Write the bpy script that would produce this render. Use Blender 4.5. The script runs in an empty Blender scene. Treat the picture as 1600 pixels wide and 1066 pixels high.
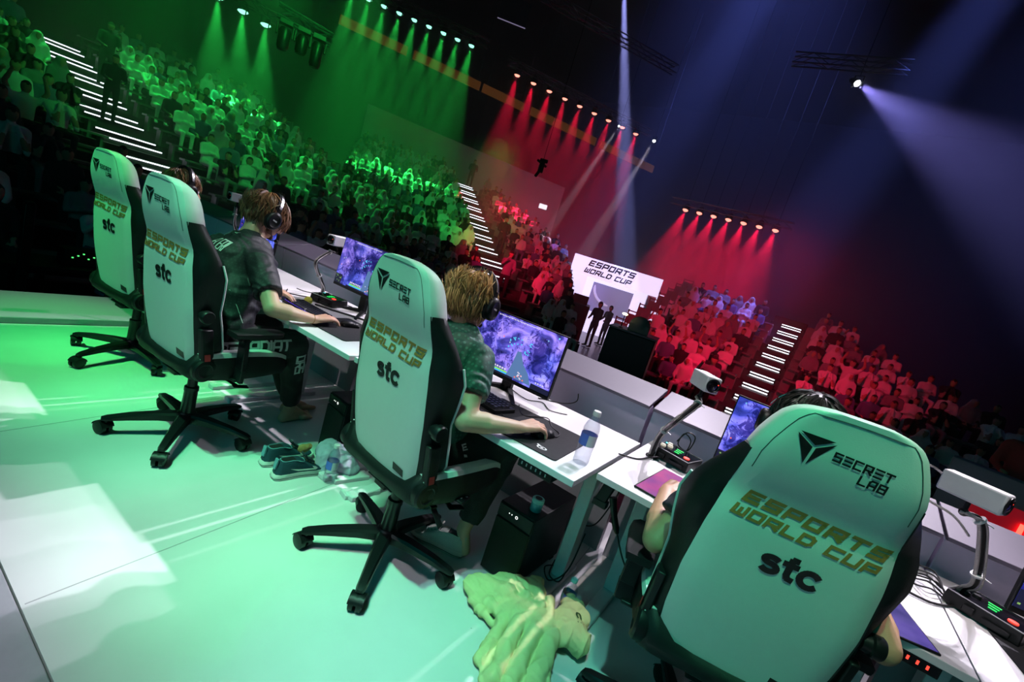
import bpy, bmesh, math, random
import numpy as np
from mathutils import Vector, Matrix, noise
from mathutils.bvhtree import BVHTree
PI = math.pi
R_ = math.radians
rnd = random.Random(7)
S = bpy.context.scene
COL = S.collection

# ---------------------------------------------------------------- camera, view, world
def make_camera():
    roll, pitch, yaw, fpx = R_(17.27), R_(10.18), R_(30.7), 745.0
    F = Vector((-math.sin(yaw)*math.cos(pitch), math.cos(yaw)*math.cos(pitch), -math.sin(pitch)))
    R0 = Vector((math.cos(yaw), math.sin(yaw), 0)); U0 = R0.cross(F)
    Rv = R0*math.cos(roll) + U0*math.sin(roll); Uv = -R0*math.sin(roll) + U0*math.cos(roll)
    cd = bpy.data.cameras.new('camera'); cam = bpy.data.objects.new('camera', cd); COL.objects.link(cam)
    m = Matrix((Rv, Uv, -F)).transposed().to_4x4(); m.translation = (0, 0, 1.431)
    cam.matrix_world = m
    cd.sensor_width = 36; cd.lens = fpx/1600*36; cd.clip_start = 0.05; cd.clip_end = 300
    S.camera = cam
make_camera()
S.view_settings.view_transform = 'Standard'; S.view_settings.look = 'None'
S.view_settings.gamma = 1; S.view_settings.use_curve_mapping = False
S.view_settings.exposure = 0.0
W = bpy.data.worlds.new('world'); S.world = W; W.use_nodes = True
W.node_tree.nodes['Background'].inputs[0].default_value = (0.010, 0.012, 0.035, 1)
W.node_tree.nodes['Background'].inputs[1].default_value = 0.35
try:
    S.cycles.use_adaptive_sampling = False
    S.cycles.max_bounces = 6; S.cycles.diffuse_bounces = 2; S.cycles.glossy_bounces = 2
    S.cycles.transmission_bounces = 6; S.cycles.volume_bounces = 0; S.cycles.transparent_max_bounces = 12
    S.cycles.sample_clamp_indirect = 4.0; S.cycles.sample_clamp_direct = 0
    S.cycles.caustics_reflective = False; S.cycles.caustics_refractive = False
    S.cycles.use_denoising = True
except Exception: pass

def spot(name, loc, target, col, power, size, blend=0.15, radius=0.05):
    l = bpy.data.lights.new(name, 'SPOT'); o = bpy.data.objects.new(name, l); COL.objects.link(o)
    l.color = col; l.energy = power; l.spot_size = R_(size); l.spot_blend = blend; l.shadow_soft_size = radius
    o.location = loc; d = Vector(target)-Vector(loc)
    o.rotation_euler = d.to_track_quat('-Z', 'Y').to_euler()
    return o
def area(name, loc, target, col, power, sx, sy, spread=180):
    l = bpy.data.lights.new(name, 'AREA'); o = bpy.data.objects.new(name, l); COL.objects.link(o)
    l.shape = 'RECTANGLE'; l.size = sx; l.size_y = sy; l.color = col; l.energy = power; l.spread = R_(spread)
    o.location = loc; d = Vector(target)-Vector(loc)
    o.rotation_euler = d.to_track_quat('-Z', 'Y').to_euler()
    return o
GR = (0.03, 1.0, 0.12); GR2 = (.06, 1.0, .20); MINT = (.16, 1.0, .46); CY = (0.22, 1.0, 0.85); WHt = (0.95, 0.86, 1.0); RED = (1.0, 0.008, 0.065); BLU = (0.14, 0.20, 1.0)
HAZE = .026; PG = 4000; PR = 7000; PW = 20000
# steep green to cyan lights over the stage, white lights from the front and from overhead, a weak teal fill added from behind for the chair backs
for c, x, p in ((GR2, -4.3, 2400), (GR2, -3.4, 2700), (MINT, -2.6, 2000), (MINT, -1.8, 1900), (MINT, -1.1, 2000), (CY, -.5, 1300)):
    spot('stage_colour_light', (x*.8-.3, -1.8, 8.0), (x, 1.22, 0), c, p, 12.5, 1.0, .10)
spot('stage_white_light', (-3.0, 9.6, 8.5), (-2.4, 1.5, .3), WHt, 1300, 30, .3, .08)
spot('stage_white_light', (1.5, 9.6, 8.5), (-.6, 1.3, .3), WHt, 1400, 26, .3, .08)
for x in (-3.4, -2.2, -1.0, .2, 1.2): spot('desk_light', (x*.7, 9.4, 8.8), (x, 2.05, .8), WHt, 3900, 10, .5, .08)
for x in (-3.3, -2.4, -1.3, -.5, .3, 1.1): spot('desk_back_light', (x+.3, -.8, 9.0), (x, 2.0, .8), (1.0, .88, .88), 1200, 7.5, .5, .06)
spot('stage_colour_light', (0, -1.8, 8.0), (.1, 1.32, 1.2), MINT, 1900, 6.5, 1.0, .08)  # extra spot added to brighten the nearest headrest
spot('stage_white_light', (-3.4, -3.2, 8.5), (-2.7, .75, 0), (1.0, .84, 1.0), 300, 20, .9, .12)
spot('stage_white_light', (-.9, -3.2, 8.5), (-1.25, .75, 0), (.95, .88, 1.0), 950, 15, .9, .12)
area('teal_back_fill', (-1.5, -4, 3.0), (-1.2, 1.5, .8), (.004, .56, .50), 58, 4, 2)
# added fills without fixtures: green on the left stands, red on the right, deep blue in the high haze; then the blue beams
spot('green_crowd_fill', (-7.4, 5, 6), (-19, 6, 2), GR, 1000, 60, .7, .3)
for x, y in ((-20, 7.2), (-18.5, 5.0), (-17, 8.5), (-15.5, 10.5)): spot('green_top_fill', (x, y, 9.5), (x+1, y, 0), GR, 1900, 44, .8, .15)  # unseen lamps added to light the left crowd from above
spot('green_crowd_fill', (-7.6, 10, 4), (-16, 18, 1.5), GR, 900, 44, .8, .3)
spot('red_crowd_fill', (-6.8, 8.8, 3.0), (-11, 18, .5), RED, 1900, 44, .8, .3)
spot('red_crowd_fill', (-1, 9.6, 3.0), (-1.8, 18, .5), RED, 1150, 84, .7, .3)
spot('blue_haze_fill', (8, 16, 16.5), (5, 27, 12), BLU, 6000, 60, .9, .3)
spot('blue_haze_fill', (-4, 14, 16.5), (-8, 28, 13), BLU, 15000, 60, .9, .3)
spot('blue_beam', (-2.5, 15, 16.8), (-9.5, 20, 2), BLU, 24000, 14, .8, .2)
spot('blue_beam', (2.5, 15, 16.8), (-2.5, 20, 2), BLU, 24000, 14, .8, .2)


# ---------------------------------------------------------------- materials
MATS = {}
def mat(name, col, rough=0.5, metal=0.0, emit=None, es=0.0, nscale=40, namt=0.06, bump=0.0, bscale=200, spec=0.5, trans=0.0, ior=1.45, coat=0.0, alpha=1.0):
    if name in MATS: return MATS[name]
    m = bpy.data.materials.new(name); m.use_nodes = True; nt = m.node_tree; N = nt.nodes; L = nt.links
    b = N['Principled BSDF']
    b.inputs['Metallic'].default_value = metal; b.inputs['IOR'].default_value = ior
    b.inputs['Specular IOR Level'].default_value = spec
    b.inputs['Transmission Weight'].default_value = trans; b.inputs['Coat Weight'].default_value = coat
    b.inputs['Alpha'].default_value = alpha
    tc = N.new('ShaderNodeTexCoord'); nz = N.new('ShaderNodeTexNoise'); nz.inputs['Scale'].default_value = nscale
    nz.inputs['Detail'].default_value = 3
    L.new(tc.outputs['Object'], nz.inputs['Vector'])
    mx = N.new('ShaderNodeMix'); mx.data_type = 'RGBA'
    mx.inputs['A'].default_value = (*[max(0, c*(1-namt)) for c in col], 1); mx.inputs['B'].default_value = (*[min(1, c*(1+namt)) for c in col], 1)
    L.new(nz.outputs['Fac'], mx.inputs['Factor']); L.new(mx.outputs['Result'], b.inputs['Base Color'])
    mr = N.new('ShaderNodeMapRange'); mr.inputs['To Min'].default_value = max(0.02, rough-0.06); mr.inputs['To Max'].default_value = min(1, rough+0.06)
    L.new(nz.outputs['Fac'], mr.inputs['Value']); L.new(mr.outputs['Result'], b.inputs['Roughness'])
    if emit:
        b.inputs['Emission Color'].default_value = (*emit, 1); b.inputs['Emission Strength'].default_value = es
    if bump:
        n2 = N.new('ShaderNodeTexNoise'); n2.inputs['Scale'].default_value = bscale; L.new(tc.outputs['Object'], n2.inputs['Vector'])
        bp = N.new('ShaderNodeBump'); bp.inputs['Strength'].default_value = bump; bp.inputs['Distance'].default_value = 0.01
        L.new(n2.outputs['Fac'], bp.inputs['Height']); L.new(bp.outputs['Normal'], b.inputs['Normal'])
    MATS[name] = m
    return m

# ---------------------------------------------------------------- mesh helpers
class MB:
    def __init__(s): s.v = []; s.f = []; s.mi = []
    def add(s, vs, fs, m=0, M=None):
        k = len(s.v)
        if M is not None: vs = [M @ Vector(v) for v in vs]
        s.v += [tuple(v) for v in vs]; s.f += [tuple(i+k for i in f) for f in fs]; s.mi += [m]*len(fs)
    def box(s, c, d, m=0, M=None, taper=1.0):
        x, y, z = [q/2 for q in d]; t = taper
        vs = [(-x, -y, -z), (x, -y, -z), (x, y, -z), (-x, y, -z), (-x*t, -y*t, z), (x*t, -y*t, z), (x*t, y*t, z), (-x*t, y*t, z)]
        vs = [(a+c[0], b+c[1], e+c[2]) for a, b, e in vs]
        s.add(vs, [(0, 3, 2, 1), (4, 5, 6, 7), (0, 1, 5, 4), (1, 2, 6, 5), (2, 3, 7, 6), (3, 0, 4, 7)], m, M)
    def rings(s, rs, m=0, M=None, cap=True, closed=True):
        n = len(rs[0]); vs = [p for r in rs for p in r]; fs = []
        for i in range(len(rs)-1):
            for j in range(n if closed else n-1):
                a = i*n+j; b = i*n+(j+1) % n
                fs.append((a, b, b+n, a+n))
        if cap and closed:
            fs.append(tuple(reversed(range(n)))); fs.append(tuple(range((len(rs)-1)*n, len(rs)*n)))
        s.add(vs, fs, m, M)
    def tube(s, pts, r, n=8, m=0, M=None, cap=True, flat=1.0):
        pts = [Vector(p) for p in pts]; rr = r if isinstance(r, (list, tuple)) else [r]*len(pts)
        rs = []; up = None
        for i, p in enumerate(pts):
            d = (pts[min(i+1, len(pts)-1)]-pts[max(i-1, 0)])
            if d.length < 1e-9: d = Vector((0, 0, 1))
            d.normalize()
            if up is None: up = Vector((0, 0, 1)) if abs(d.z) < .9 else Vector((0, 1, 0))
            a = d.cross(up)
            if a.length < 1e-6: a = d.cross(Vector((1, 0, 0)))
            a.normalize(); b = a.cross(d).normalized(); up = b
            rs.append([p+(a*math.cos(t)+b*math.sin(t)*flat)*rr[i] for t in [2*PI*k/n for k in range(n)]])
        s.rings(rs, m, M, cap)
    def bar(s, p0, p1, w, h, m=0, M=None, w1=None, h1=None):
        p0 = Vector(p0); p1 = Vector(p1); d = (p1-p0).normalized(); up = Vector((0, 0, 1)) if abs(d.z) < .95 else Vector((0, 1, 0))
        a = d.cross(up).normalized(); b = a.cross(d); w1 = w1 or w; h1 = h1 or h
        rs = [[p+a*x*ww/2+b*y*hh/2 for x, y in ((-1, -1), (1, -1), (1, 1), (-1, 1))] for p, ww, hh in ((p0, w, h), (p1, w1, h1))]
        s.rings(rs, m, M)
    def lathe(s, prof, n=24, m=0, M=None, c=(0, 0, 0)):
        rs = [[(c[0]+r*math.cos(2*PI*k/n), c[1]+r*math.sin(2*PI*k/n), c[2]+z) for k in range(n)] for r, z in prof]
        s.rings(rs, m, M)
    def prism(s, poly, z0, z1, m=0, M=None):
        s.rings([[(x, y, z0) for x, y in poly], [(x, y, z1) for x, y in poly]], m, M)
    def ball(s, c, r, m=0, n=12, M=None):
        if not isinstance(r, (tuple, list)): r = (r, r, r)
        rs = []
        for i in range(1, n):
            a = PI*i/n
            rs.append([(c[0]+r[0]*math.sin(a)*math.cos(2*PI*k/(n+4)), c[1]+r[1]*math.sin(a)*math.sin(2*PI*k/(n+4)), c[2]-r[2]*math.cos(a)) for k in range(n+4)])
        s.rings(rs, m, M)
    def mesh(s, name, mats, smooth=True, autos=40):
        me = bpy.data.meshes.new(name); me.from_pydata(s.v, [], s.f)
        for q in (mats if isinstance(mats, (list, tuple)) else [mats]): me.materials.append(q)
        me.polygons.foreach_set('material_index', s.mi)
        bm = bmesh.new(); bm.from_mesh(me); bmesh.ops.recalc_face_normals(bm, faces=bm.faces); bm.to_mesh(me); bm.free()
        if smooth:
            me.polygons.foreach_set('use_smooth', [True]*len(me.polygons))
            me.set_sharp_from_angle(angle=R_(autos))
        return me
    def build(s, name, mats, parent=None, smooth=True, autos=40, bevel=0, loc=None, rot=None, segs=2):
        return link(name, s.mesh(name, mats, smooth, autos), parent, bevel, loc, rot, segs)
def link(name, me, parent=None, bevel=0, loc=None, rot=None, segs=2):
    o = bpy.data.objects.new(name, me); COL.objects.link(o)
    if parent is not None: o.parent = parent
    if loc is not None: o.location = loc
    if rot is not None: o.rotation_euler = rot
    if bevel:
        b = o.modifiers.new('bevel', 'BEVEL'); b.width = bevel; b.segments = segs; b.limit_method = 'ANGLE'; b.angle_limit = R_(38)
        b.harden_normals = False
    return o
def tag(o, label, cat=None, group=None, kind=None):
    if label: o['label'] = label
    if cat: o['category'] = cat
    if group: o['group'] = group
    if kind: o['kind'] = kind
    return o
def thing(name, label, cat, loc=(0, 0, 0), rz=0, group=None):
    o = bpy.data.objects.new(name, None); COL.objects.link(o); o.location = loc; o.rotation_euler = (0, 0, rz)
    o.empty_display_size = .1
    return tag(o, label, cat, group)
def struct(name, mb, mats, **k):
    return tag(mb.build(name, mats, **k), None, None, None, 'structure')
def smoothpath(pts, n=8):
    pts = [Vector(p) for p in pts]; out = []
    for i in range(len(pts)-1):
        p0 = pts[max(i-1, 0)]; p1 = pts[i]; p2 = pts[i+1]; p3 = pts[min(i+2, len(pts)-1)]
        for k in range(n):
            t = k/n
            out.append(0.5*((2*p1)+(-p0+p2)*t+(2*p0-5*p1+4*p2-p3)*t*t+(-p0+3*p1-3*p2+p3)*t**3))
    out.append(pts[-1]); return out

# ---------------------------------------------------------------- stroke lettering
ST = {
 'E': [[(4, 5), (0, 5), (0, 0), (4, 0)], [(0, 2.5), (3.4, 2.5)]], 'S': [[(4, 5), (0, 5), (0, 2.6), (4, 2.6), (4, 0), (0, 0)]],
 'P': [[(0, 0), (0, 5), (4, 5), (4, 2), (0, 2)]], 'O': [[(0, 0), (0, 5), (4, 5), (4, 0), (0, 0)]],
 'R': [[(0, 0), (0, 5), (4, 5), (4, 2), (0, 2)], [(2, 2), (4, 0)]], 'T': [[(0, 5), (4, 5)], [(2, 5), (2, 0)]],
 'W': [[(0, 5), (0, 0), (4, 0), (4, 5)], [(2, 0), (2, 3.6)]], 'L': [[(0, 5), (0, 0), (4, 0)]],
 'D': [[(0, 0), (0, 5), (3, 5), (4, 4), (4, 1), (3, 0), (0, 0)]], 'C': [[(4, 5), (0, 5), (0, 0), (4, 0)]],
 'U': [[(0, 5), (0, 0), (4, 0), (4, 5)]], 'A': [[(0, 0), (0, 4), (1, 5), (4, 5), (4, 0)], [(0, 1.8), (4, 1.8)]],
 'B': [[(0, 0), (0, 5), (4, 5), (4, 0), (0, 0)], [(0, 2.6), (4, 2.6)]], 'G': [[(4, 5), (0, 5), (0, 0), (4, 0), (4, 2.5), (2, 2.5)]],
 'I': [[(0, 0), (0, 5)]], 'F': [[(0, 0), (0, 5), (4, 5)], [(0, 2.6), (3.4, 2.6)]], '3': [[(0, 5), (4, 5)], [(0.3, 2.5), (4, 2.5)], [(0, 0), (4, 0)]],
 ' ': [], 'N': [[(0, 0), (0, 5), (4, 0), (4, 5)]], 'M': [[(0, 0), (0, 5), (2, 2.6), (4, 5), (4, 0)]],
}
def arc(cx, cy, rx, ry, a0, a1, n=12): return [(cx+rx*math.cos(R_(a0+(a1-a0)*i/n)), cy+ry*math.sin(R_(a0+(a1-a0)*i/n))) for i in range(n+1)]
ST['s'] = [arc(1.7, 2.95, 1.35, .75, 35, 270, 14)[:-1]+arc(1.7, 1.25, 1.45, .95, 90, -145, 14)]
ST['t'] = [[(1.0, 4.9), (1.0, 1.2), (1.3, .4), (2.3, .3)], [(-.2, 3.6), (2.4, 3.6)], [(1.0, 5.0), (2.0, 5.0)]]
ST['c'] = [arc(1.9, 2.0, 1.7, 1.7, 40, 320, 18)]
WID = {'I': 0, ' ': 1.5, 's': 3.2, 't': 2.2, 'c': 3.4}
def text_quads(txt, h, w, sw, gap=1.3, shear=0.0, seg=0.012):
    """flat quads (list of 4 xy) for a stroke-lettered line; h letter height, w letter width, sw stroke width; origin bottom left"""
    sx = w/4; sy = h/5; quads = []; x = 0
    for ch in txt:
        for pl in ST[ch]:
            P = [(x+a*sx, b*sy) for a, b in pl]; n = len(P)
            closed = P[0] == P[-1]
            for i in range(n-1):
                (ax, ay), (bx, by) = P[i], P[i+1]; L = math.hypot(bx-ax, by-ay)
                if L < 1e-9: continue
                ux, uy = (bx-ax)/L, (by-ay)/L; e = sw/2
                e0 = e; e1 = e
                if ch in 'stc': e0 = e1 = e*.35
                A = (ax-ux*e0, ay-uy*e0); B = (bx+ux*e1, by+uy*e1); L2 = L+e0+e1
                k = max(1, int(L2/seg)) if seg else 1
                for q in range(k):
                    p0 = (A[0]+(B[0]-A[0])*q/k, A[1]+(B[1]-A[1])*q/k); p1 = (A[0]+(B[0]-A[0])*(q+1)/k, A[1]+(B[1]-A[1])*(q+1)/k)
                    quads.append([(p0[0]+uy*e, p0[1]-ux*e), (p1[0]+uy*e, p1[1]-ux*e), (p1[0]-uy*e, p1[1]+ux*e), (p0[0]-uy*e, p0[1]+ux*e)])
        x += (WID.get(ch, 4)+gap)*sx
    tw = x-gap*sx
    return [[(a+shear*b, b) for a, b in q] for q in quads], tw
def put_text(mb, txt, cx, cy, h, width, sw, fn, gap=1.3, shear=0.0, m=0, anchor='c', drop=0.0):
    """fit text to a total width, map each xy by fn -> 3D; drop = slope of the baseline"""
    n = sum(WID.get(c, 4)+gap for c in txt)-gap
    q, tw = text_quads(txt, h, width/n*4, sw, gap, shear)
    x0 = cx-(tw/2 if anchor == 'c' else 0)
    for poly in q:
        mb.add([fn(x0+a, cy+b+drop*(a-tw/2)) for a, b in poly], [(0, 1, 2, 3)], m)
def bvh_of(o):
    me = o.data; return BVHTree.FromPolygons([v.co[:] for v in me.vertices], [p.vertices[:] for p in me.polygons])
def decal_fn(bvh, org, ax, ay, off=0.003):
    org = Vector(org); ax = Vector(ax).normalized(); ay = Vector(ay); ay = (ay-ax*ay.dot(ax)).normalized(); nz = ax.cross(ay)
    def fn(x, y):
        p = org+ax*x+ay*y+nz*.3
        h, nn, _, _ = bvh.ray_cast(p, -nz)
        return (h+nz*off) if h is not None else org+ax*x+ay*y
    return fn

# ---------------------------------------------------------------- organic bodies: overlapping tapered capsules, voxel-joined into one surface
def cap_verts(p0, p1, r0, r1, n=14, flat0=False, flat1=False, sc=(1, 1)):
    p0 = Vector(p0); p1 = Vector(p1); d = p1-p0; L = d.length; d = d/L if L > 1e-9 else Vector((0, 0, 1))
    up = Vector((0, 0, 1)) if abs(d.z) < .9 else Vector((0, 1, 0)); a = d.cross(up).normalized(); b = a.cross(d)
    rs = []
    A = [0.02]+[k*PI/2/4 for k in range(1, 5)]
    if flat0: rs += [[p0]*0]
    def ring(c, r): return [c+(a*math.cos(2*PI*k/n)*sc[0]+b*math.sin(2*PI*k/n)*sc[1])*r for k in range(n)]
    rs = []
    if flat0: rs.append(ring(p0, r0))
    else: rs += [ring(p0-d*r0*math.cos(t), r0*math.sin(t)) for t in A]
    if flat1: rs.append(ring(p1, r1))
    else: rs += [ring(p1+d*r1*math.cos(t), r1*math.sin(t)) for t in reversed(A)]
    return rs
WS = bpy.data.scenes.new('workbench')
def organic(name, prims, voxel, mats, parent=None, smooth_it=6, disp=None, matfn=None, dec=None, add=None):
    mb = MB()
    for p in prims:
        k = p[0]
        if k == 'cap': mb.rings(cap_verts(*p[1:5], **(p[5] if len(p) > 5 else {})))
        elif k == 'ell':
            M = Matrix.Translation(Vector(p[1]))
            if len(p) > 3: M = M @ p[3]
            mb.ball((0, 0, 0), p[2], n=14, M=M)
        elif k == 'box':
            M = Matrix.Translation(Vector(p[1]))
            if len(p) > 3: M = M @ p[3]
            mb.box((0, 0, 0), p[2], M=M)
    me = mb.mesh('tmp', [], smooth=False); o = bpy.data.objects.new('tmp', me); WS.collection.objects.link(o)
    r = o.modifiers.new('r', 'REMESH'); r.mode = 'VOXEL'; r.voxel_size = voxel
    s = o.modifiers.new('s', 'SMOOTH'); s.iterations = smooth_it; s.factor = .5
    if dec:
        d = o.modifiers.new('d', 'DECIMATE'); d.ratio = dec
    with bpy.context.temp_override(scene=WS, view_layer=WS.view_layers[0]):
        dg = bpy.context.evaluated_depsgraph_get(); dg.update()
    m2 = bpy.data.meshes.new_from_object(o.evaluated_get(dg)); bpy.data.objects.remove(o); bpy.data.meshes.remove(me)
    m2.name = name
    if disp:
        cs = [v.co.copy() for v in m2.vertices]; ns = [v.normal.copy() for v in m2.vertices]
        m2.vertices.foreach_set('co', [x for c_, n_ in zip(cs, ns) for x in c_+n_*disp(c_, n_)])
    m2.materials.clear()
    for q in (mats if isinstance(mats, (list, tuple)) else [mats]): m2.materials.append(q)
    m2.polygons.foreach_set('use_smooth', [True]*len(m2.polygons))
    if matfn: m2.polygons.foreach_set('material_index', [matfn(p.center, p.normal) for p in m2.polygons])
    if parent == 'mesh': return m2
    return link(name, m2, parent)
def chain(pts, rs, **k): return [('cap', pts[i], pts[i+1], rs[i], rs[i+1], k) for i in range(len(pts)-1)]
def rotm(ax, ang): return Matrix.Rotation(R_(ang), 4, ax)

# ---------------------------------------------------------------- palette
M_leather_w = mat('white_leather', (0.72, 0.74, 0.74), .45, bump=.12, bscale=500, namt=.02)
M_leather_k = mat('black_leather', (0.008, 0.009, 0.010), .5, bump=.15, bscale=500, spec=.28)
M_plastic_k = mat('black_plastic', (0.007, 0.008, 0.009), .42, spec=.3)
M_metal_k = mat('black_coated_metal', (0.006, 0.007, 0.008), .35, spec=.4)
M_ink = mat('black_print', (0.008, 0.008, 0.009), .5)
M_gold = mat('gold_print', (0.40, 0.18, 0.045), .55)
M_seam = mat('dark_stitching', (0.06, 0.07, 0.07), .7)
M_red = mat('red_tag', (0.5, 0.02, 0.03), .5)
M_chrome = mat('brushed_metal', (0.6, 0.6, 0.62), .25, metal=1)
M_white = mat('white_paint', (0.78, 0.78, 0.8), .45, namt=.02)
M_table = mat('white_laminate', (0.8, 0.8, 0.82), .35, namt=.03, nscale=6)
M_glow_w = mat('white_indicator', (.1, .1, .1), .5, emit=(1, 1, 1), es=2)

def stage_floor_mat():
    m = bpy.data.materials.new('white_stage_vinyl'); m.use_nodes = True; nt = m.node_tree; N = nt.nodes; L = nt.links; b = N['Principled BSDF']
    tc = N.new('ShaderNodeTexCoord'); nz = N.new('ShaderNodeTexNoise'); nz.inputs['Scale'].default_value = 3; nz.inputs['Detail'].default_value = 6
    L.new(tc.outputs['Object'], nz.inputs['Vector'])
    r = N.new('ShaderNodeValToRGB'); r.color_ramp.elements[0].position = .3; r.color_ramp.elements[0].color = (.66, .66, .67, 1); r.color_ramp.elements[1].color = (.78, .78, .79, 1)
    L.new(nz.outputs['Fac'], r.inputs['Fac'])
    n2 = N.new('ShaderNodeTexVoronoi'); n2.inputs['Scale'].default_value = 5; L.new(tc.outputs['Object'], n2.inputs['Vector'])
    c2 = N.new('ShaderNodeValToRGB'); c2.color_ramp.elements[0].position = .012; c2.color_ramp.elements[0].color = (.45, .45, .45, 1); c2.color_ramp.elements[1].position = .02
    L.new(n2.outputs['Distance'], c2.inputs['Fac'])
    mx = N.new('ShaderNodeMix'); mx.data_type = 'RGBA'; mx.blend_type = 'MULTIPLY'; mx.inputs['Factor'].default_value = 1
    L.new(r.outputs['Color'], mx.inputs['A']); L.new(c2.outputs['Color'], mx.inputs['B']); L.new(mx.outputs['Result'], b.inputs['Base Color'])
    b.inputs['Roughness'].default_value = .38
    MATS[m.name] = m; return m
M_stage = stage_floor_mat()
M_trim = mat('grey_edge_trim', (.36, .36, .4), .5)
M_void = mat('black_fascia', (.012, .012, .015), .7)
M_groove = mat('floor_seam', (.4, .4, .42), .8)

FZ = -1.2          # arena floor level, the stage top is z = 0
# ---------------------------------------------------------------- stage
b = MB(); b.box((-.15, 1.66, -.05), (8.3, 2.46, .1)); struct('floor_stage', b, M_stage)
b = MB()
for x0, x1 in ((-2.74, -3.02), (-1.62, -1.86), (-.45, -.60)): b.rings([[(x0-.002, .44, .0002), (x0+.002, .44, .0002), (x0+.002, .44, .0009), (x0-.002, .44, .0009)], [(x1-.002, 2.5, .0002), (x1+.002, 2.5, .0002), (x1+.002, 2.5, .0009), (x1-.002, 2.5, .0009)]])
struct('trim_floor_seams', b, M_groove)
b = MB(); b.box((-.15, .36, -.06), (8.3, .13, .12)); struct('trim_stage_edge', b, M_trim, bevel=.004)
b = MB(); b.box((-.15, -1.2, -.3), (8.3, 2.9, .1)); struct('floor_behind_stage', b, mat('blue_lit_dark_floor', (.03, .03, .08), .9))  # blue light on the lower floor is put into its colour
b = MB(); b.box((-4.37, 1.52, .02), (.13, 2.2, .045)); struct('trim_stage_kerb', b, M_trim, bevel=.004)
b = MB(); b.box((-4.74, 1.5, -.012), (.6, 2.3, .06)); struct('floor_side_ledge', b, mat('grey_ledge', (.42, .42, .45), .5))
b = MB(); b.box((-.45, 1.5, -.66), (9.2, 2.3, 1.08)); struct('wall_stage_fascia', b, M_void)

# low sloped screen in front of the desks, made of butted panels
M_panel = mat('pale_grey_barrier_panel', (.66, .56, .78), .5, namt=.03)
M_cap = mat('pale_barrier_cap', (.16, .135, .19), .5, namt=.03)
barr = [(-6.4, -5.2), (-5.19, -3.98), (-3.97, -2.76), (-2.75, -1.585), (-1.575, -.555), (-.535, .66), (.67, 1.9), (1.91, 3.1)]
for i, (x0, x1) in enumerate(barr):
    t = thing('barrier_panel', 'pale grey sloped barrier panel with cap, %s' % ['far left end behind the chairs', 'behind the farthest desk', 'behind the second farthest desk', 'behind the desk with the yellow ball', 'behind the big lit monitor', 'behind the white camera box above the pink tablet', 'behind the nearest white camera box', 'at the right edge of the picture'][i], 'barrier', ((x0+x1)/2, 2.5, 0), 0, 'barrier panels in front of the desks')
    w = (x1-x0)/2
    a = MB(); sec = [(0, .50), (-.02, .87), (.03, .885), (.34, .60), (.34, .50)]
    a.rings([[(s*w, y, z) for y, z in sec] for s in (-1, 1)]); a.build('face_panel', M_panel, t, bevel=.004)
    a = MB(); sec = [(-.045, .872), (-.045, .888), (.24, .955), (.24, .93)]
    a.rings([[(s*w*.999, y, z) for y, z in sec] for s in (-1, 1)]); a.build('sloped_cap', M_cap, t, bevel=.003)
    a = MB(); a.box((0, .03, .25), (w*2-.02, .05, .5)); a.build('support_wall', M_trim, t)

# ---------------------------------------------------------------- gaming chairs (local: +Y faces the desk, origin on the floor under the gas column)
REC = math.tan(R_(10.53)); YB = -.14
def interp(tab, z):
    for i in range(len(tab)-1):
        if z <= tab[i+1][0]:
            t = (z-tab[i][0])/(tab[i+1][0]-tab[i][0]); t = max(0, min(1, t)); t = t*t*(3-2*t) if False else t
            return [a+(b-a)*t for a, b in zip(tab[i][1:], tab[i+1][1:])]
    return list(tab[-1][1:])
PANW = [(.44, .200), (.48, .207), (.60, .222), (.75, .228), (.90, .218), (1.0, .205), (1.08, .196), (1.15, .190)]
HEADW = [(1.10, .194), (1.15, .191), (1.19, .180), (1.23, .163), (1.26, .148), (1.28, .130), (1.293, .105), (1.30, .07)]
def rearY(z):    # rearward bulge of the back surface, negative = towards the viewer
    return -.012*math.exp(-((z-1.17)/.09)**2)+.010*math.exp(-((z-1.02)/.05)**2)-.012*math.exp(-((z-.72)/.22)**2)
def bk(x, d, z): return (x, YB-REC*(z-.456)+d, z)
def rear(x, z, off=0.0):
    w = interp(PANW, z)[0] if z < 1.15 else interp(HEADW, z)[0]
    e = max(0, abs(x)/w-.72)/.28
    return bk(x, rearY(z)+.022*e*e*1.0-off, z)
SHELL = [  # z, outer half width, wing depth (front tip), wing tip half width
    (.44, .205, .075, .19), (.50, .232, .105, .225), (.58, .250, .120, .255), (.68, .246, .115, .258), (.76, .244, .105, .262), (.85, .258, .112, .280), (.93, .270, .118, .290),
    (1.0, .262, .110, .275), (1.06, .236, .098, .243), (1.12, .205, .09, .20), (1.145, .193, .085, .185)]
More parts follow.
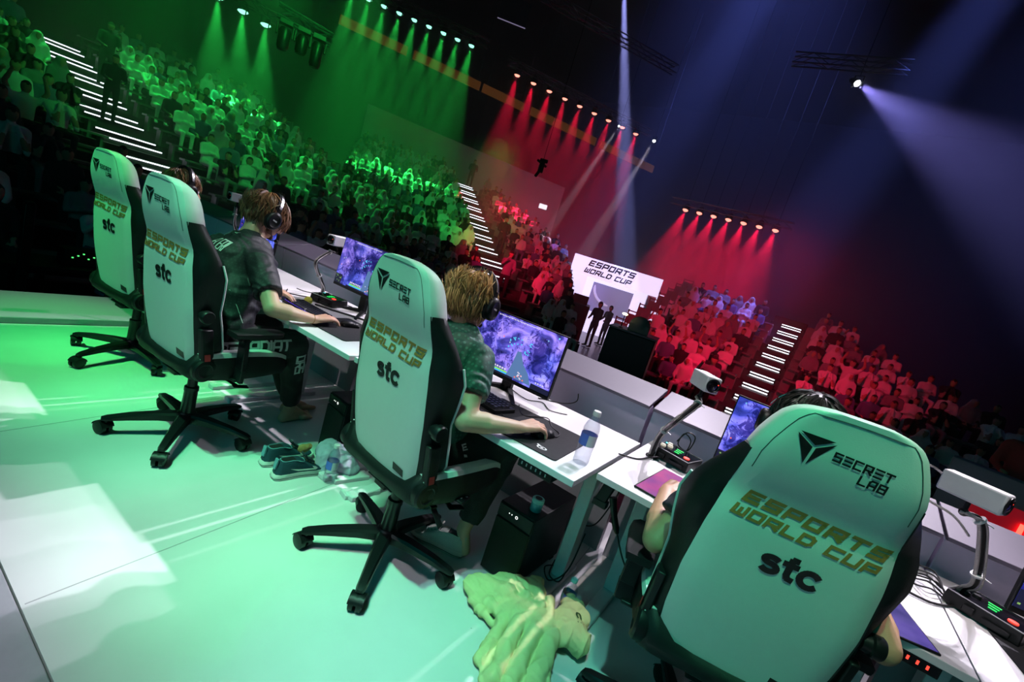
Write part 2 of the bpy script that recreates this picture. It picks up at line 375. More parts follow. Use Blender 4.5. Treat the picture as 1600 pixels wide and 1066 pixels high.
def chair_back(t, tagz=False):
    zs = [.44+(1.145-.44)*i/30 for i in range(31)]
    rs = []
    for z in zs:
        w, d, wt = interp(SHELL, z); pw = interp(PANW, z)[0]; r0 = rearY(z)+.022
        half = [(0, r0+.012), (pw*.93, r0+.006), (pw, r0-.004), (w, r0+.020), (w+.008, r0+.045), ((w+wt)/2+.008, (d+r0)/2+.02), (wt, d), (wt-.02, d+.008), (wt-.055, d-.012), (w*.62, .085), (w*.3, .078), (0, .075)]
        full = [(x, y) for x, y in half]+[(-x, y) for x, y in reversed(half[1:-1])]
        rs.append([bk(x, y, z) for x, y in full])
    b = MB(); b.rings(rs); o = b.build('backrest', M_leather_k, t, autos=60)
    # piping on the wing fronts
    for s in (-1, 1):
        b = MB(); b.tube([bk(s*(interp(SHELL, z)[2]+.002), interp(SHELL, z)[1]+.003, z) for z in [.50+(.99-.50)*i/24 for i in range(25)]], .0045, 6)
        b.build('piping', M_leather_w, t)
    # white cover: thin over the back, wrapping all round the headrest
    rs = []
    for i in range(59):
        z = .456+(1.10-.456)*i/32 if i < 33 else 1.10+(1.30-1.10)*math.sin(PI/2*(i-32)/26)
        w = interp(PANW, z)[0] if z < 1.12 else interp(HEADW, z)[0]
        k = max(0, min(1, (z-1.10)/.03)); dp = .016+(.115-.016)*k*(1-max(0, (z-1.15)/.15)**4*.5)
        ring = []
        for j in range(25):
            x = w*math.sin(PI/2*(2*j/24-1)); ring.append(rear(x, z))
        for j in range(25):
            x = w*math.sin(PI/2*(1-2*j/24)); e = abs(x)/w; y = rearY(z)+max(.024, dp)-.02*k*e*e*e
            if z < 1.10: y = max(y, .012)
            ring.append(bk(x, y+.002*0, z))
        rs.append(ring)
    b = MB(); b.rings(rs); b.build('back_panel', M_leather_w, t, autos=75)
    # stitching line inset from the headrest edge
    pts = []
    for z in [1.10+(1.283-1.10)*i/22 for i in range(23)]:
        w = (interp(HEADW, z)[0] if z > 1.12 else interp(PANW, z)[0])-.022
        pts.append((w, z))
    top = [(pts[-1][0]*(1-2*k/10), 1.283+.004*math.sin(PI*k/10)) for k in range(1, 10)]
    full = pts+top+[(-x, z) for x, z in reversed(pts)]
    b = MB(); b.tube([Vector(rear(x, z, .0008)) for x, z in full], .0011, 4); b.build('stitching', M_seam, t)
    # printed marks
    fn = lambda x, z: rear(x, z, .0022)
    b = MB()
    # three-facet shield mark
    tri = lambda a, c, d: b.add([fn(*a), fn(*c), fn(*d)], [(0, 1, 2)])
    O = (-.118, 1.155)
    def q(x, y): return (O[0]+x, O[1]+y)
    tri(q(.000, .074), q(.040, .050), q(.036, .000+.004)); tri(q(.004, .079), q(.080, .079), q(.043, .056)); tri(q(.084, .074), q(.047, .050), q(.042, .000+.004))
    b.build('shield_logo', M_ink, t, smooth=False); b = MB()
    put_text(b, 'S3CR3T', .032, 1.190, .019, .122, .0046, fn, gap=2.0, drop=-.04)
    put_text(b, 'LAB', .064, 1.158, .019, .055, .0046, fn, gap=2.0, drop=-.04)
    b.build('maker_lettering', M_ink, t, smooth=False); b = MB()
    put_text(b, 'stc', .008, .842, .062, .134, .0165, fn, gap=.9)
    b.build('sponsor_lettering', M_ink, t, smooth=False)
    b = MB()
    put_text(b, 'ESPORTS', .008, 1.000, .027, .325, .0100, fn, gap=2.2, shear=.3, drop=-.04)
    put_text(b, 'WORLD CUP', -.002, .957, .024, .335, .0082, fn, gap=1.9, shear=.3, drop=-.04)
    b.build('gold_lettering', M_gold, t, smooth=False)
    b = MB(); b.add([fn(.095, .505), fn(.160, .500), fn(.160, .532), fn(.095, .537)], [(0, 1, 2, 3)]); b.build('rating_label', M_ink, t, smooth=False)
def star_base(t, rot):
    a = MB(); a.lathe([(.001, .075), (.045, .075), (.048, .085), (.046, .125), (.038, .135), (.001, .135)], 24)
    for k in range(5):
        an = rot+k*2*PI/5; d = Vector((math.cos(an), math.sin(an), 0)); n = Vector((-d.y, d.x, 0))
        sec = []
        for r, zt, zb, w in ((.03, .128, .085, .032), (.12, .125, .088, .028), (.24, .112, .082, .022), (.325, .096, .076, .019), (.345, .088, .076, .014)):
            c = d*r
            sec.append([c+n*w+Vector((0, 0, zb)), c+n*w+Vector((0, 0, zt-.010)), c+n*(w*.7)+Vector((0, 0, zt)), c-n*(w*.7)+Vector((0, 0, zt)), c-n*w+Vector((0, 0, zt-.010)), c-n*w+Vector((0, 0, zb))])
        a.rings(sec)
    a.build('star_base', M_metal_k, t, autos=30)
    for k in range(5):
        an = rot+k*2*PI/5; c = Vector((math.cos(an), math.sin(an), 0))*.325; sw = an+1.1+k*.9
        ax = Vector((math.cos(sw), math.sin(sw), 0)); tr = Vector((-ax.y, ax.x, 0))
        a = MB(); a.tube([c+Vector((0, 0, .045)), c+Vector((0, 0, .082))], .008, 8)
        for s in (-1, 1):
            cc = c+tr*.014+Vector((0, 0, .031))
            p0 = cc+ax*s*.005+Vector((0, 0, .004)); p1 = cc+ax*s*.026+Vector((0, 0, .004))
            a.tube([p0, p0+ax*s*.001, p1-ax*s*.003, p1], [.030, .035, .035, .028], 22)
        hood = []
        for q in range(9):
            th = R_(20+q*17); rr = .038
            e = c+tr*.014+Vector((0, 0, .031))+tr*(-math.cos(th)*rr)+Vector((0, 0, math.sin(th)*rr))
            hood.append([e-ax*.029, e+ax*.029, e+ax*.029-Vector((0, 0, .003)), e-ax*.029-Vector((0, 0, .003))])
        a.rings(hood)
        a.build('caster', M_plastic_k, t, autos=35)
def armrest(t, s, z=.645, drop=0):
    b = MB()
    b.bar((s*.19, .03, .43), (s*.315, .03, .43), .05, .014); b.bar((s*.31, .03, .425), (s*.315, .03, .50), .06, .022)
    b.bar((s*.315, .03, .49), (s*.315, .02, z-.035), .055, .026); b.bar((s*.315, -.005, z-.045), (s*.315, .05, z-.022), .045, .02)
    o = b.build('armrest', M_plastic_k, t, bevel=.004)
    b = MB(); b.rings([[(s*.315+x*k, .03+y+.05, zz) for x, y in ((-.042, -.13), (-.047, -.09), (-.05, .05), (-.042, .11), (-.02, .135), (.02, .135), (.042, .11), (.05, .05), (.047, -.09), (.042, -.13))] for zz, k in ((z-.025, .92), (z-.014, 1), (z-.003, 1), (z, .9))])
    b.build('arm_pad', M_leather_k, o, autos=50)
def arm_bracket(t, s):
    b = MB(); b.bar((s*.17, .05, .435), (s*.30, .09, .425), .075, .010); b.bar((s*.17, -.03, .43), (s*.26, -.04, .40), .03, .008)
    b.bar((s*.25, -.04, .40), (s*.30, -.02, .335), .035, .006)
    o = b.build('armrest_bracket', M_plastic_k, t, bevel=.003)
    b = MB()
    for x, y in ((.262, .062), (.262, .092), (.286, .070), (.286, .10)): b.ball((s*x, y+.002, .434), (.006, .006, .003), n=6)
    b.build('bolts', M_chrome, o)
def gaming_chair(label, x, y, yawdeg, baserot, arms):
    t = thing('gaming_chair', label, 'chair', (x, y, 0), R_(yawdeg), 'white and black gaming chairs')
    star_base(t, R_(baserot-yawdeg))
    b = MB(); b.lathe([(.001, .13), (.034, .13), (.031, .25), (.034, .255), (.034, .275), (.024, .28), (.024, .40), (.001, .40)], 20); b.build('gas_cylinder', M_metal_k, t)
    b = MB(); b.box((0, .0, .405), (.17, .24, .05), taper=.8); b.bar((.07, .03, .40), (.25, .07, .375), .018, .010); b.bar((.25, .05, .375), (.27, .12, .37), .035, .008); b.bar((-.07, .03, .40), (-.25, .07, .375), .018, .010)
    b.box((0, -.08, .39), (.07, .07, .06)); b.build('tilt_mechanism', M_plastic_k, t, bevel=.004)
    # seat cushion
    rs = []
    for i in range(17):
        u = i/16; yy = -.17+u*.53
        w = .235+.035*math.sin(PI*min(1, u*1.1))+.005; zt = .485+.028*math.sin(PI*u)-.02*max(0, u-.85)/.15; wing = .062*(1-.3*u) if u > .04 else .02
        sec = [(0, .418), (w*.8, .410), (w, .42), (w+.014, .46), (w+.004, zt+wing-.005), (w-.03, zt+wing), (w-.085, zt+.012), (w*.4, zt), (0, zt-.004)]
        if u < .01 or u > .99: sec = [(a*.9, .455+(z_-.455)*.5) for a, z_ in sec]
        if u > .9: sec = [(a*(.98), z_-.006) for a, z_ in sec]
        rs.append([(a, yy, z_) for a, z_ in sec]+[(-a, yy, z_) for a, z_ in reversed(sec[1:-1])])
    b = MB(); b.rings(rs); seat = b.build('seat', M_leather_k, t, autos=60)
    for s in (-1, 1):
        g = []; b = MB()
        for i in range(1, 16):
            u = i/16; yy = -.17+u*.53; w = .235+.035*math.sin(PI*min(1, u*1.1))+.005; zt = .485+.028*math.sin(PI*u)-.02*max(0, u-.85)/.15; wing = .062*(1-.3*u)
            g.append([(s*(w+.0105), yy, zt+wing-.022), (s*(w+.004), yy, zt+wing-.002), (s*(w-.03), yy, zt+wing+.003), (s*(w-.072), yy, zt+.020), (s*(w-.072), yy, zt+.012), (s*(w-.03), yy, zt+wing-.01)])
        b.rings(g); b.build('seat_side_piping', M_leather_w, t, autos=60)
    chair_back(t)
    # hip hinges, covers, knob
    for s in (-1, 1):
        b = MB(); M = Matrix.Translation((s*.252, YB+.03, .475)) @ rotm('Y', 90)
        b.lathe([(.001, -.02), (.052, -.02), (.057, -.012), (.057, .012), (.050, .020), (.034, .021), (.030, .016), (.001, .016)] if s > 0 else [(.001, -.016), (.030, -.016), (.034, -.021), (.050, -.020), (.057, -.012), (.057, .012), (.052, .02), (.001, .02)], 28, M=M)
        b.bar((s*.25, YB+.05, .455), (s*.25, .06, .435), .03, .055); b.build('hinge_cover', M_plastic_k, t, autos=35)
        b = MB(); b.rings([[bk(s*(.262+x), y, z) for x, y in ((-.02, .015), (.006, .02), (.010, .045), (.004, .075), (-.02, .085))] for z in (.50, .53, .64, .68)])
        b.build('side_bracket', M_plastic_k, t, bevel=.005)
        b = MB(); b.add([bk(s*.2735, .028, .525), bk(s*.2725, .056, .525), bk(s*.2725, .056, .56), bk(s*.2735, .028, .56)], [(0, 1, 2, 3)]); b.build('red_tag', M_red, t, smooth=False)
    b = MB(); M = Matrix.Translation(Vector(bk(.262, .04, .745))) @ rotm('Y', 90)
    b.lathe([(.001, -.02), (.022, -.02), (.024, .0), (.030, .004), (.031, .026), (.027, .032), (.001, .032)], 24, M=M); b.build('lumbar_knob', M_plastic_k, t)
    b = MB(); b.rings([[(s*x, y, z) for s, x, y, z in [(1, .21, YB-.015, .425), (1, .24, YB+.03, .425), (1, .24, YB+.03, .452), (1, .21, YB-.02, .452)]], [(0, YB-.02, .422), (0, YB+.04, .422), (0, YB+.04, .45), (0, YB-.024, .45)], [(-x, y, z) for x, y, z in [(.21, YB-.015, .425), (.24, YB+.03, .425), (.24, YB+.03, .452), (.21, YB-.02, .452)]]])
    b.build('back_foot_rail', M_plastic_k, t, bevel=.004)
    for s, kind in zip((-1, 1), arms):
        if isinstance(kind, (int, float)): armrest(t, s, kind)
        elif kind == 'bracket': arm_bracket(t, s)
    return t
CH = [(-3.625, 1.349, 6.9, 6, (.66, 'bracket')), (-2.509, 1.224, 4.5, 33.7, (.69, .69)), (-1.206, 1.487, -6.6, 15, ('bracket', 'bracket')), (.09, 1.629, 13.7, 40, (.635, .635))]
LB = ['white backed gaming chair at the far left end of the row, farthest and dimmest', 'white backed gaming chair of the player in the black named jersey', 'white backed gaming chair of the blond player in the dark green jersey', 'nearest and largest white backed gaming chair, black haired player in front of it']
chairs = [gaming_chair(LB[i], *CH[i]) for i in range(4)]

# ---------------------------------------------------------------- desks and what stands on them
TZ = .742
M_label_b = mat('blue_bottle_label', (.10, .18, .7), .4)
M_label_w = mat('white_bottle_label', (.75, .8, .88), .4)
def clear_mat(name, tint, gl=.5):
    m = bpy.data.materials.new(name); m.use_nodes = True; nt = m.node_tree; N = nt.nodes; L = nt.links; N.remove(N['Principled BSDF']); out = N['Material Output']
    tr = N.new('ShaderNodeBsdfTransparent'); tr.inputs[0].default_value = (*tint, 1); g = N.new('ShaderNodeBsdfGlossy'); g.inputs['Roughness'].default_value = .08; g.inputs[0].default_value = (.9, .95, 1, 1)
    lw = N.new('ShaderNodeLayerWeight'); lw.inputs['Blend'].default_value = .35; nz = N.new('ShaderNodeTexNoise'); nz.inputs['Scale'].default_value = 90; bp = N.new('ShaderNodeBump'); bp.inputs['Strength'].default_value = .3; bp.inputs['Distance'].default_value = .004
    L.new(nz.outputs['Fac'], bp.inputs['Height']); L.new(bp.outputs[0], g.inputs['Normal']); mr = N.new('ShaderNodeMapRange'); mr.inputs['To Min'].default_value = .10; mr.inputs['To Max'].default_value = gl; L.new(lw.outputs['Facing'], mr.inputs['Value'])
    mx = N.new('ShaderNodeMixShader'); L.new(mr.outputs[0], mx.inputs[0]); L.new(tr.outputs[0], mx.inputs[1]); L.new(g.outputs[0], mx.inputs[2]); L.new(mx.outputs[0], out.inputs['Surface']); MATS[name] = m; return m
M_pet = clear_mat('clear_plastic', (.90, .93, .96), .6)
M_water = mat('water', (.93, .97, 1), .02, trans=1, ior=1.33, namt=0)
M_pad = mat('black_cloth', (.018, .019, .022), .9, bump=.2, bscale=800)
M_key = mat('black_keycap', (.02, .02, .03), .5)
M_keyglow = mat('blue_key_backlight', (.02, .02, .1), .5, emit=(.12, .05, 1.0), es=2.5)
M_led_g = mat('green_led', (0, .1, 0), .5, emit=(.02, 1, .15), es=1.4)
M_led_r = mat('red_led', (.1, 0, 0), .5, emit=(1, .05, .03), es=2.2)
M_led_c = mat('cyan_led', (0, .1, .1), .5, emit=(.1, .9, 1), es=5)
M_ledw = mat('cream_light_ring', (.1, .1, .1), .5, emit=(1, .92, .75), es=.55)
M_cable = mat('black_cable', (.012, .012, .013), .5)
M_sleeve = mat('silver_cable_sleeve', (.42, .4, .4), .35, metal=.6, bump=.5, bscale=300)
M_tie = mat('white_cable_tie', (.75, .75, .75), .4)
M_cambody = mat('white_camera_shell', (.75, .75, .78), .35)
M_glass = mat('black_glass', (.004, .004, .006), .08)
M_desksteel = mat('white_desk_steel', (.72, .73, .76), .4)

def desk(label, x0, x1, y0, y1, rz=0):
    t = thing('desk', label, 'desk', ((x0+x1)/2, (y0+y1)/2, 0), R_(rz), 'white player desks in a row'); w = (x1-x0)/2; d = (y1-y0)/2
    b = MB(); b.box((0, 0, TZ-.0125), (2*w, 2*d, .025)); b.build('desktop', M_table, t, bevel=.002)
    for s in (-1, 1):
        lx = s*(w-.10); b = MB(); b.box((lx, .19, (TZ-.055)/2+.015), (.06, .085, TZ-.085)); b.build('leg', M_desksteel, t, bevel=.004)
        b = MB(); b.box((lx, .02, .015), (.065, .62, .03)); b.build('foot_bar', M_desksteel, t, bevel=.006)
    b = MB(); b.box((0, .19, TZ-.045), (2*w-.1, .07, .035)); b.build('crossbeam', M_desksteel, t, bevel=.003)
    return t
desk('white desk at the far left end of the row, mostly behind the two far chairs', -4.16, -2.95, 1.50, 2.28)
desk('white desk with the yellow ball and the keyboard glowing blue', -2.935, -1.72, 1.50, 2.28)
desk('white desk with the clear bottle and the large mouse mat', -1.705, -.495, 1.52, 2.28)
desk('white desk with the pink tablet beside the nearest chair', -.475, .64, 1.69, 2.42)
desk('white desk cut off by the bottom right corner of the picture', .645, 1.84, 1.69, 2.42)

# --- monitors
def screen_mat(seed, dark=1.0, cx=.5):
    m = bpy.data.materials.new('game_screen_picture'); m.use_nodes = True; nt = m.node_tree; N = nt.nodes; L = nt.links; b = N['Principled BSDF']
    tc = N.new('ShaderNodeTexCoord'); mp = N.new('ShaderNodeMapping'); mp.inputs['Location'].default_value = (seed*3.7, seed, seed*1.3); L.new(tc.outputs['Object'], mp.inputs['Vector'])
    n1 = N.new('ShaderNodeTexNoise'); n1.inputs['Scale'].default_value = 9; n1.inputs['Detail'].default_value = 5; n1.inputs['Distortion'].default_value = 1.2; L.new(mp.outputs[0], n1.inputs['Vector'])
    r1 = N.new('ShaderNodeValToRGB'); cr = r1.color_ramp; cr.elements[0].position = .33; cr.elements[0].color = (.015, .02, .09, 1); cr.elements[1].position = .72; cr.elements[1].color = (.50, .48, .95, 1)
    e = cr.elements.new(.45); e.color = (.05, .06, .28, 1); e = cr.elements.new(.56); e.color = (.22, .21, .62, 1)
    L.new(n1.outputs['Fac'], r1.inputs['Fac'])
    n2 = N.new('ShaderNodeTexNoise'); n2.inputs['Scale'].default_value = 3.5; n2.inputs['Detail'].default_value = 2; L.new(mp.outputs[0], n2.inputs['Vector'])
    r2 = N.new('ShaderNodeValToRGB'); r2.color_ramp.elements[0].position = .38; r2.color_ramp.elements[0].color = (.10, .30, .9, 1); r2.color_ramp.elements[1].position = .62; r2.color_ramp.elements[1].color = (.62, .34, .72, 1)
    L.new(n2.outputs['Fac'], r2.inputs['Fac'])
    mx = N.new('ShaderNodeMix'); mx.data_type = 'RGBA'; mx.blend_type = 'OVERLAY'; mx.inputs['Factor'].default_value = .55; L.new(r1.outputs[0], mx.inputs['A']); L.new(r2.outputs[0], mx.inputs['B'])
    # bare twigs and rocks of the winter scene on the screen
    n3 = N.new('ShaderNodeTexNoise'); n3.inputs['Scale'].default_value = 26; n3.inputs['Detail'].default_value = 6; n3.inputs['Distortion'].default_value = 2.5; n3.inputs['Roughness'].default_value = .65; L.new(mp.outputs[0], n3.inputs['Vector'])
    n4 = N.new('ShaderNodeTexNoise'); n4.inputs['Scale'].default_value = 6; L.new(mp.outputs[0], n4.inputs['Vector'])
    ad = N.new('ShaderNodeMath'); ad.operation = 'MULTIPLY'; L.new(n3.outputs['Fac'], ad.inputs[0]); L.new(n4.outputs['Fac'], ad.inputs[1])
    r3 = N.new('ShaderNodeValToRGB'); r3.color_ramp.elements[0].position = .20; r3.color_ramp.elements[0].color = (.12, .10, .28, 1); r3.color_ramp.elements[1].position = .245; r3.color_ramp.elements[1].color = (1, 1, 1, 1)
    L.new(ad.outputs[0], r3.inputs['Fac'])
    m2 = N.new('ShaderNodeMix'); m2.data_type = 'RGBA'; m2.blend_type = 'MULTIPLY'; m2.inputs['Factor'].default_value = .9; L.new(mx.outputs['Result'], m2.inputs['A']); L.new(r3.outputs[0], m2.inputs['B'])
    # small bright figures and effects
    v = N.new('ShaderNodeTexVoronoi'); v.inputs['Scale'].default_value = 34; L.new(mp.outputs[0], v.inputs['Vector'])
    r4 = N.new('ShaderNodeValToRGB'); r4.color_ramp.elements[0].position = .10; r4.color_ramp.elements[0].color = (1, 1, 1, 1); r4.color_ramp.elements[1].position = .17; r4.color_ramp.elements[1].color = (0, 0, 0, 1); L.new(v.outputs['Distance'], r4.inputs['Fac'])
    r5 = N.new('ShaderNodeValToRGB'); r5.color_ramp.elements[0].position = .52; r5.color_ramp.elements[0].color = (0, 0, 0, 1); r5.color_ramp.elements[1].position = .6; r5.color_ramp.elements[1].color = (1, 1, 1, 1); L.new(n4.outputs['Fac'], r5.inputs['Fac'])
    mu = N.new('ShaderNodeMath'); mu.operation = 'MULTIPLY'; L.new(r4.outputs[0], mu.inputs[0]); L.new(r5.outputs[0], mu.inputs[1])
    hs = N.new('ShaderNodeMix'); hs.data_type = 'RGBA'; L.new(mu.outputs[0], hs.inputs['Factor']); L.new(m2.outputs['Result'], hs.inputs['A'])
    vc = N.new('ShaderNodeMix'); vc.data_type = 'RGBA'; vc.inputs['Factor'].default_value = .45; L.new(v.outputs['Color'], vc.inputs['A']); vc.inputs['B'].default_value = (.15, .75, 1, 1); L.new(vc.outputs['Result'], hs.inputs['B'])
    b.inputs['Base Color'].default_value = (.01, .01, .012, 1); b.inputs['Roughness'].default_value = .25
    L.new(hs.outputs['Result'], b.inputs['Emission Color']); b.inputs['Emission Strength'].default_value = 1.5*dark
    return m
def emat(name, col, es=1.0): return mat(name, tuple(c*.05 for c in col), .5, emit=col, es=es)
def monitor(label, cx, y, z0, rz=0, w=.545, h=.325, seed=1, dark=1.0, tilt=3):
    t = thing('monitor', label, 'monitor', (cx, y, TZ), R_(rz), 'game monitors on the desks')
    T = Matrix.Translation((0, 0, z0-TZ)) @ rotm('X', -tilt)
    b = MB(); b.box((0, .012, h/2), (w, .022, h), M=T); b.box((0, .035, h*.45), (w*.6, .035, h*.6), M=T, taper=.8); cas = b.build('casing', M_plastic_k, t, bevel=.003)
    b = MB(); b.add([T @ Vector(p) for p in ((-w/2+.006, -.0005, .020), (w/2-.006, -.0005, .020), (w/2-.006, -.0005, h-.006), (-w/2+.006, -.0005, h-.006))], [(0, 1, 2, 3)])
    b.build('screen', screen_mat(seed, dark), t, smooth=False)
    P = lambda x, z: T @ Vector((-w/2+.006+x*(w-.012), -.0015, .020+z*(h-.026)))
    def rect(b, x0, z0_, x1, z1): b.add([P(x0, z0_), P(x1, z0_), P(x1, z1), P(x0, z1)], [(0, 1, 2, 3)])
    hud = [('hud_panel', (.012, .014, .05), .8, [(.24, .0, .60, .035)]), ('hud_panel', (.02, .03, .09), .8, [(.80, .0, 1, .085)]), ('hud_panel', (.012, .02, .03), .8, [(0, 0, .13, .20)]), ('picture_cyan_effects', (.10, .62, 1.0), 1.0, [(.56+.12*math.sin(k*1.7)+.05*math.sin(k*5.1), .58+.10*math.cos(k*2.3), 0, 0) for k in range(26)]), ('green_health_bar', (.25, .75, .08), 1.2, [(.29, .062, .52, .084)]), ('blue_mana_bar', (.05, .45, .95), 1.2, [(.29, .036, .52, .058)])]
    r = random.Random(seed*11)
    hud.append(('hud_icons', (.75, .7, .85), 1.0, [(.30+k*.03, .10, .32+k*.03, .13) for k in range(7)]+[(.58+r.random()*.1, .03+r.random()*.12, 0, 0) for k in range(8)]+[(.84+k*.025, .11, .855+k*.025, .13) for k in range(4)]+[(.24+k*.018, .955+.006*(k % 2), .252+k*.018, .975) for k in range(26)]))
    hud.append(('hud_red_icons', (.95, .15, .1), 1.2, [(.61+k*.03, .05+.03*(k % 3), .625+k*.03, .07+.03*(k % 3)) for k in range(4)]+[(.05, .40, .06, .42), (.36, .62, .372, .64)]))
    hud.append(('hud_map', (.35, .62, .15), .9, [(.012+.02*r.random()*5, .02+.15*r.random(), 0, 0) for k in range(14)]))
    b = MB(); zt = lambda x, z: P(x, z)+Vector((0, .0006, 0)); b.add([zt(*q) for q in ((.52, .03), (.80, .03), (.74, .20), (.66, .32), (.60, .50), (.56, .48), (.55, .30))], [tuple(range(7))]); b.build('picture_dark_path', emat('picture_dark_path', (.10, .20, .42), 1.0), t, smooth=False)
    for nm, c, s_, rs in hud:
        b = MB()
        for x0, a, x1, c1 in rs:
            if x1 == 0 and c1 == 0: x1 = x0+.014; c1 = a+.02
            rect(b, x0, a, x1, c1)
        tag(b.build(nm, emat(nm, c, s_), t, smooth=False), None, kind='stuff' if nm != 'hud_panel' else None)
    b = MB(); b.box((0, .065, (z0-TZ)/2+.06), (.06, .03, z0-TZ+.16)); b.build('stand_neck', M_plastic_k, t, bevel=.004)
    for s in (-1, 1):
        b = MB(); b.rings([[(s*.02+a, .06+bb, c) for a, bb, c in ((-.02, 0, .001), (.02, 0, .001), (.02, 0, .022), (-.02, 0, .022))], [(s*.17+a, -.12+bb, c) for a, bb, c in ((-.012, 0, .001), (.012, 0, .001), (.012, 0, .008), (-.012, 0, .008))]]); b.build('stand_foot', M_plastic_k, t, bevel=.002)
    return t
monitor('thin dark monitor at the far left desk, lit blue behind the brown haired head', -3.78, 2.10, .86, 0, seed=5)
monitor('lit game monitor on the desk with the yellow ball, dark blue picture', -2.495, 2.12, .865, 0, seed=2, dark=.75, h=.335)
monitor('large lit game monitor in front of the blond player, bright violet picture', -1.195, 2.035, .803, 0, seed=3)
monitor('lit game monitor beside the nearest chair, half hidden by its headrest', .10, 2.16, .822, -3, seed=4, dark=1.1)
monitor('dark framed monitor cut off by the right edge of the picture', 1.03, 2.10, .835, 6, seed=6, dark=.8)

# --- box cameras on bendy arms
def box_camera(label, cx, cy, cz, az, length, base, mid, sx=.066, sz=.07):
    d = Vector((math.cos(R_(az)), math.sin(R_(az)), 0)); a = Vector((-d.y, d.x, 0))
    t = thing('box_camera', label, 'camera', base, 0, 'white box cameras on bendy arms'); O = Vector(base)
    M = Matrix.Translation(Vector((cx, cy, cz))-O) @ Matrix.Rotation(R_(az), 4, 'Z')
    b = MB(); b.box((0, 0, 0), (length, sx, sz), M=M); b.build('housing', M_cambody, t, bevel=.006)
    b = MB(); b.lathe([(.001, -.002), (sx*.44, -.002), (sx*.46, .004), (sx*.40, .006), (sx*.36, .003), (.001, .002)], 28, M=M @ Matrix.Translation((length/2, 0, 0)) @ rotm('Y', 90)); ln = b.build('lens', M_plastic_k, t)
    b = MB(); b.lathe([(.001, 0), (sx*.33, 0), (sx*.2, .004), (.001, .006)], 24, M=M @ Matrix.Translation((length/2+.002, 0, 0)) @ rotm('Y', 90)); b.build('front_glass', M_glass, ln)
    b = MB(); b.box((length/2+.003, sx*.3, sz*.12), (.002, .004, .004), M=M); b.build('record_lamp', M_led_r, t)
    neck = Vector((cx, cy, cz-sz/2-.012))-O
    b = MB(); b.tube([neck+Vector((0, 0, .015)), neck+Vector((0, 0, -.02))], .007, 8); b.ball(neck+Vector((0, 0, -.028)), .014, n=8); b.build('ball_mount', M_plastic_k, t)
    pts = smoothpath([(0, 0, 0), (0, 0, .06)]+[Vector(p)-O for p in mid]+[neck+Vector((0, 0, -.03))], 8)
    b = MB(); b.tube(pts, .0085, 8); b.build('bendy_arm', M_plastic_k, t)
    b = MB(); b.tube([p+Vector((-.011, -.008, 0)) for p in pts], .006, 6); b.build('silver_cable', M_sleeve, t)
    b = MB(); b.tube([p+Vector((.010, -.010+.006*math.sin(i*.3), 0)) for i, p in enumerate(pts)], .0035, 6); b.build('thin_cable', M_sleeve, t)
    for f in (.45, .8):
        p = pts[int(len(pts)*f)]; q = pts[int(len(pts)*f)+1]
        b = MB(); dd = (q-p).normalized(); b.tube([p-dd*.003+Vector((-.003, -.004, 0)), p+dd*.003+Vector((-.003, -.004, 0))], .0185, 12); b.bar(p+Vector((.012, -.01, 0)), p+Vector((.03, -.018, -.004)), .004, .003); b.build('cable_tie', M_tie, t)
    b = MB(); b.lathe([(.001, 0), (.028, 0), (.028, .006), (.012, .012), (.012, .03), (.001, .03)], 16); b.build('clamp_base', M_plastic_k, t)
    return t
box_camera('small white box camera behind the brown haired head at the far left', -4.33, 2.20, 1.175, -90, .15, (-4.1, 2.2, TZ), [(-4.2, 2.15, .95)])
box_camera('white box camera at the left edge of the monitor on the ball desk', -2.86, 2.16, 1.145, -80, .15, (-2.86, 2.13, TZ), [(-2.87, 2.10, .86), (-2.82, 2.0, .98), (-2.86, 2.12, 1.06)])
box_camera('white box camera on a long bent arm above the pink tablet', -.315, 2.21, 1.145, -52, .14, (-.404, 2.165, TZ), [(-.39, 2.14, .87), (-.33, 2.0, .98), (-.30, 2.16, 1.05)])
cam5 = box_camera('nearest white box camera, a long body pointing right', .575, 2.09, 1.14, -30, .165, (.69, 2.19, TZ), [(.70, 2.16, .85), (.66, 2.12, .98), (.62, 2.09, 1.06)])
b = MB(); O = Vector((.69, 2.19, TZ)); b.tube(smoothpath([Vector(p)-O for p in ((.50, 2.13, 1.15), (.45, 2.10, 1.165), (.42, 2.06, 1.12), (.45, 2.06, 1.07), (.55, 2.07, 1.045), (.61, 2.08, 1.0))], 8), .0042, 6); b.build('looped_cable', M_sleeve, cam5)

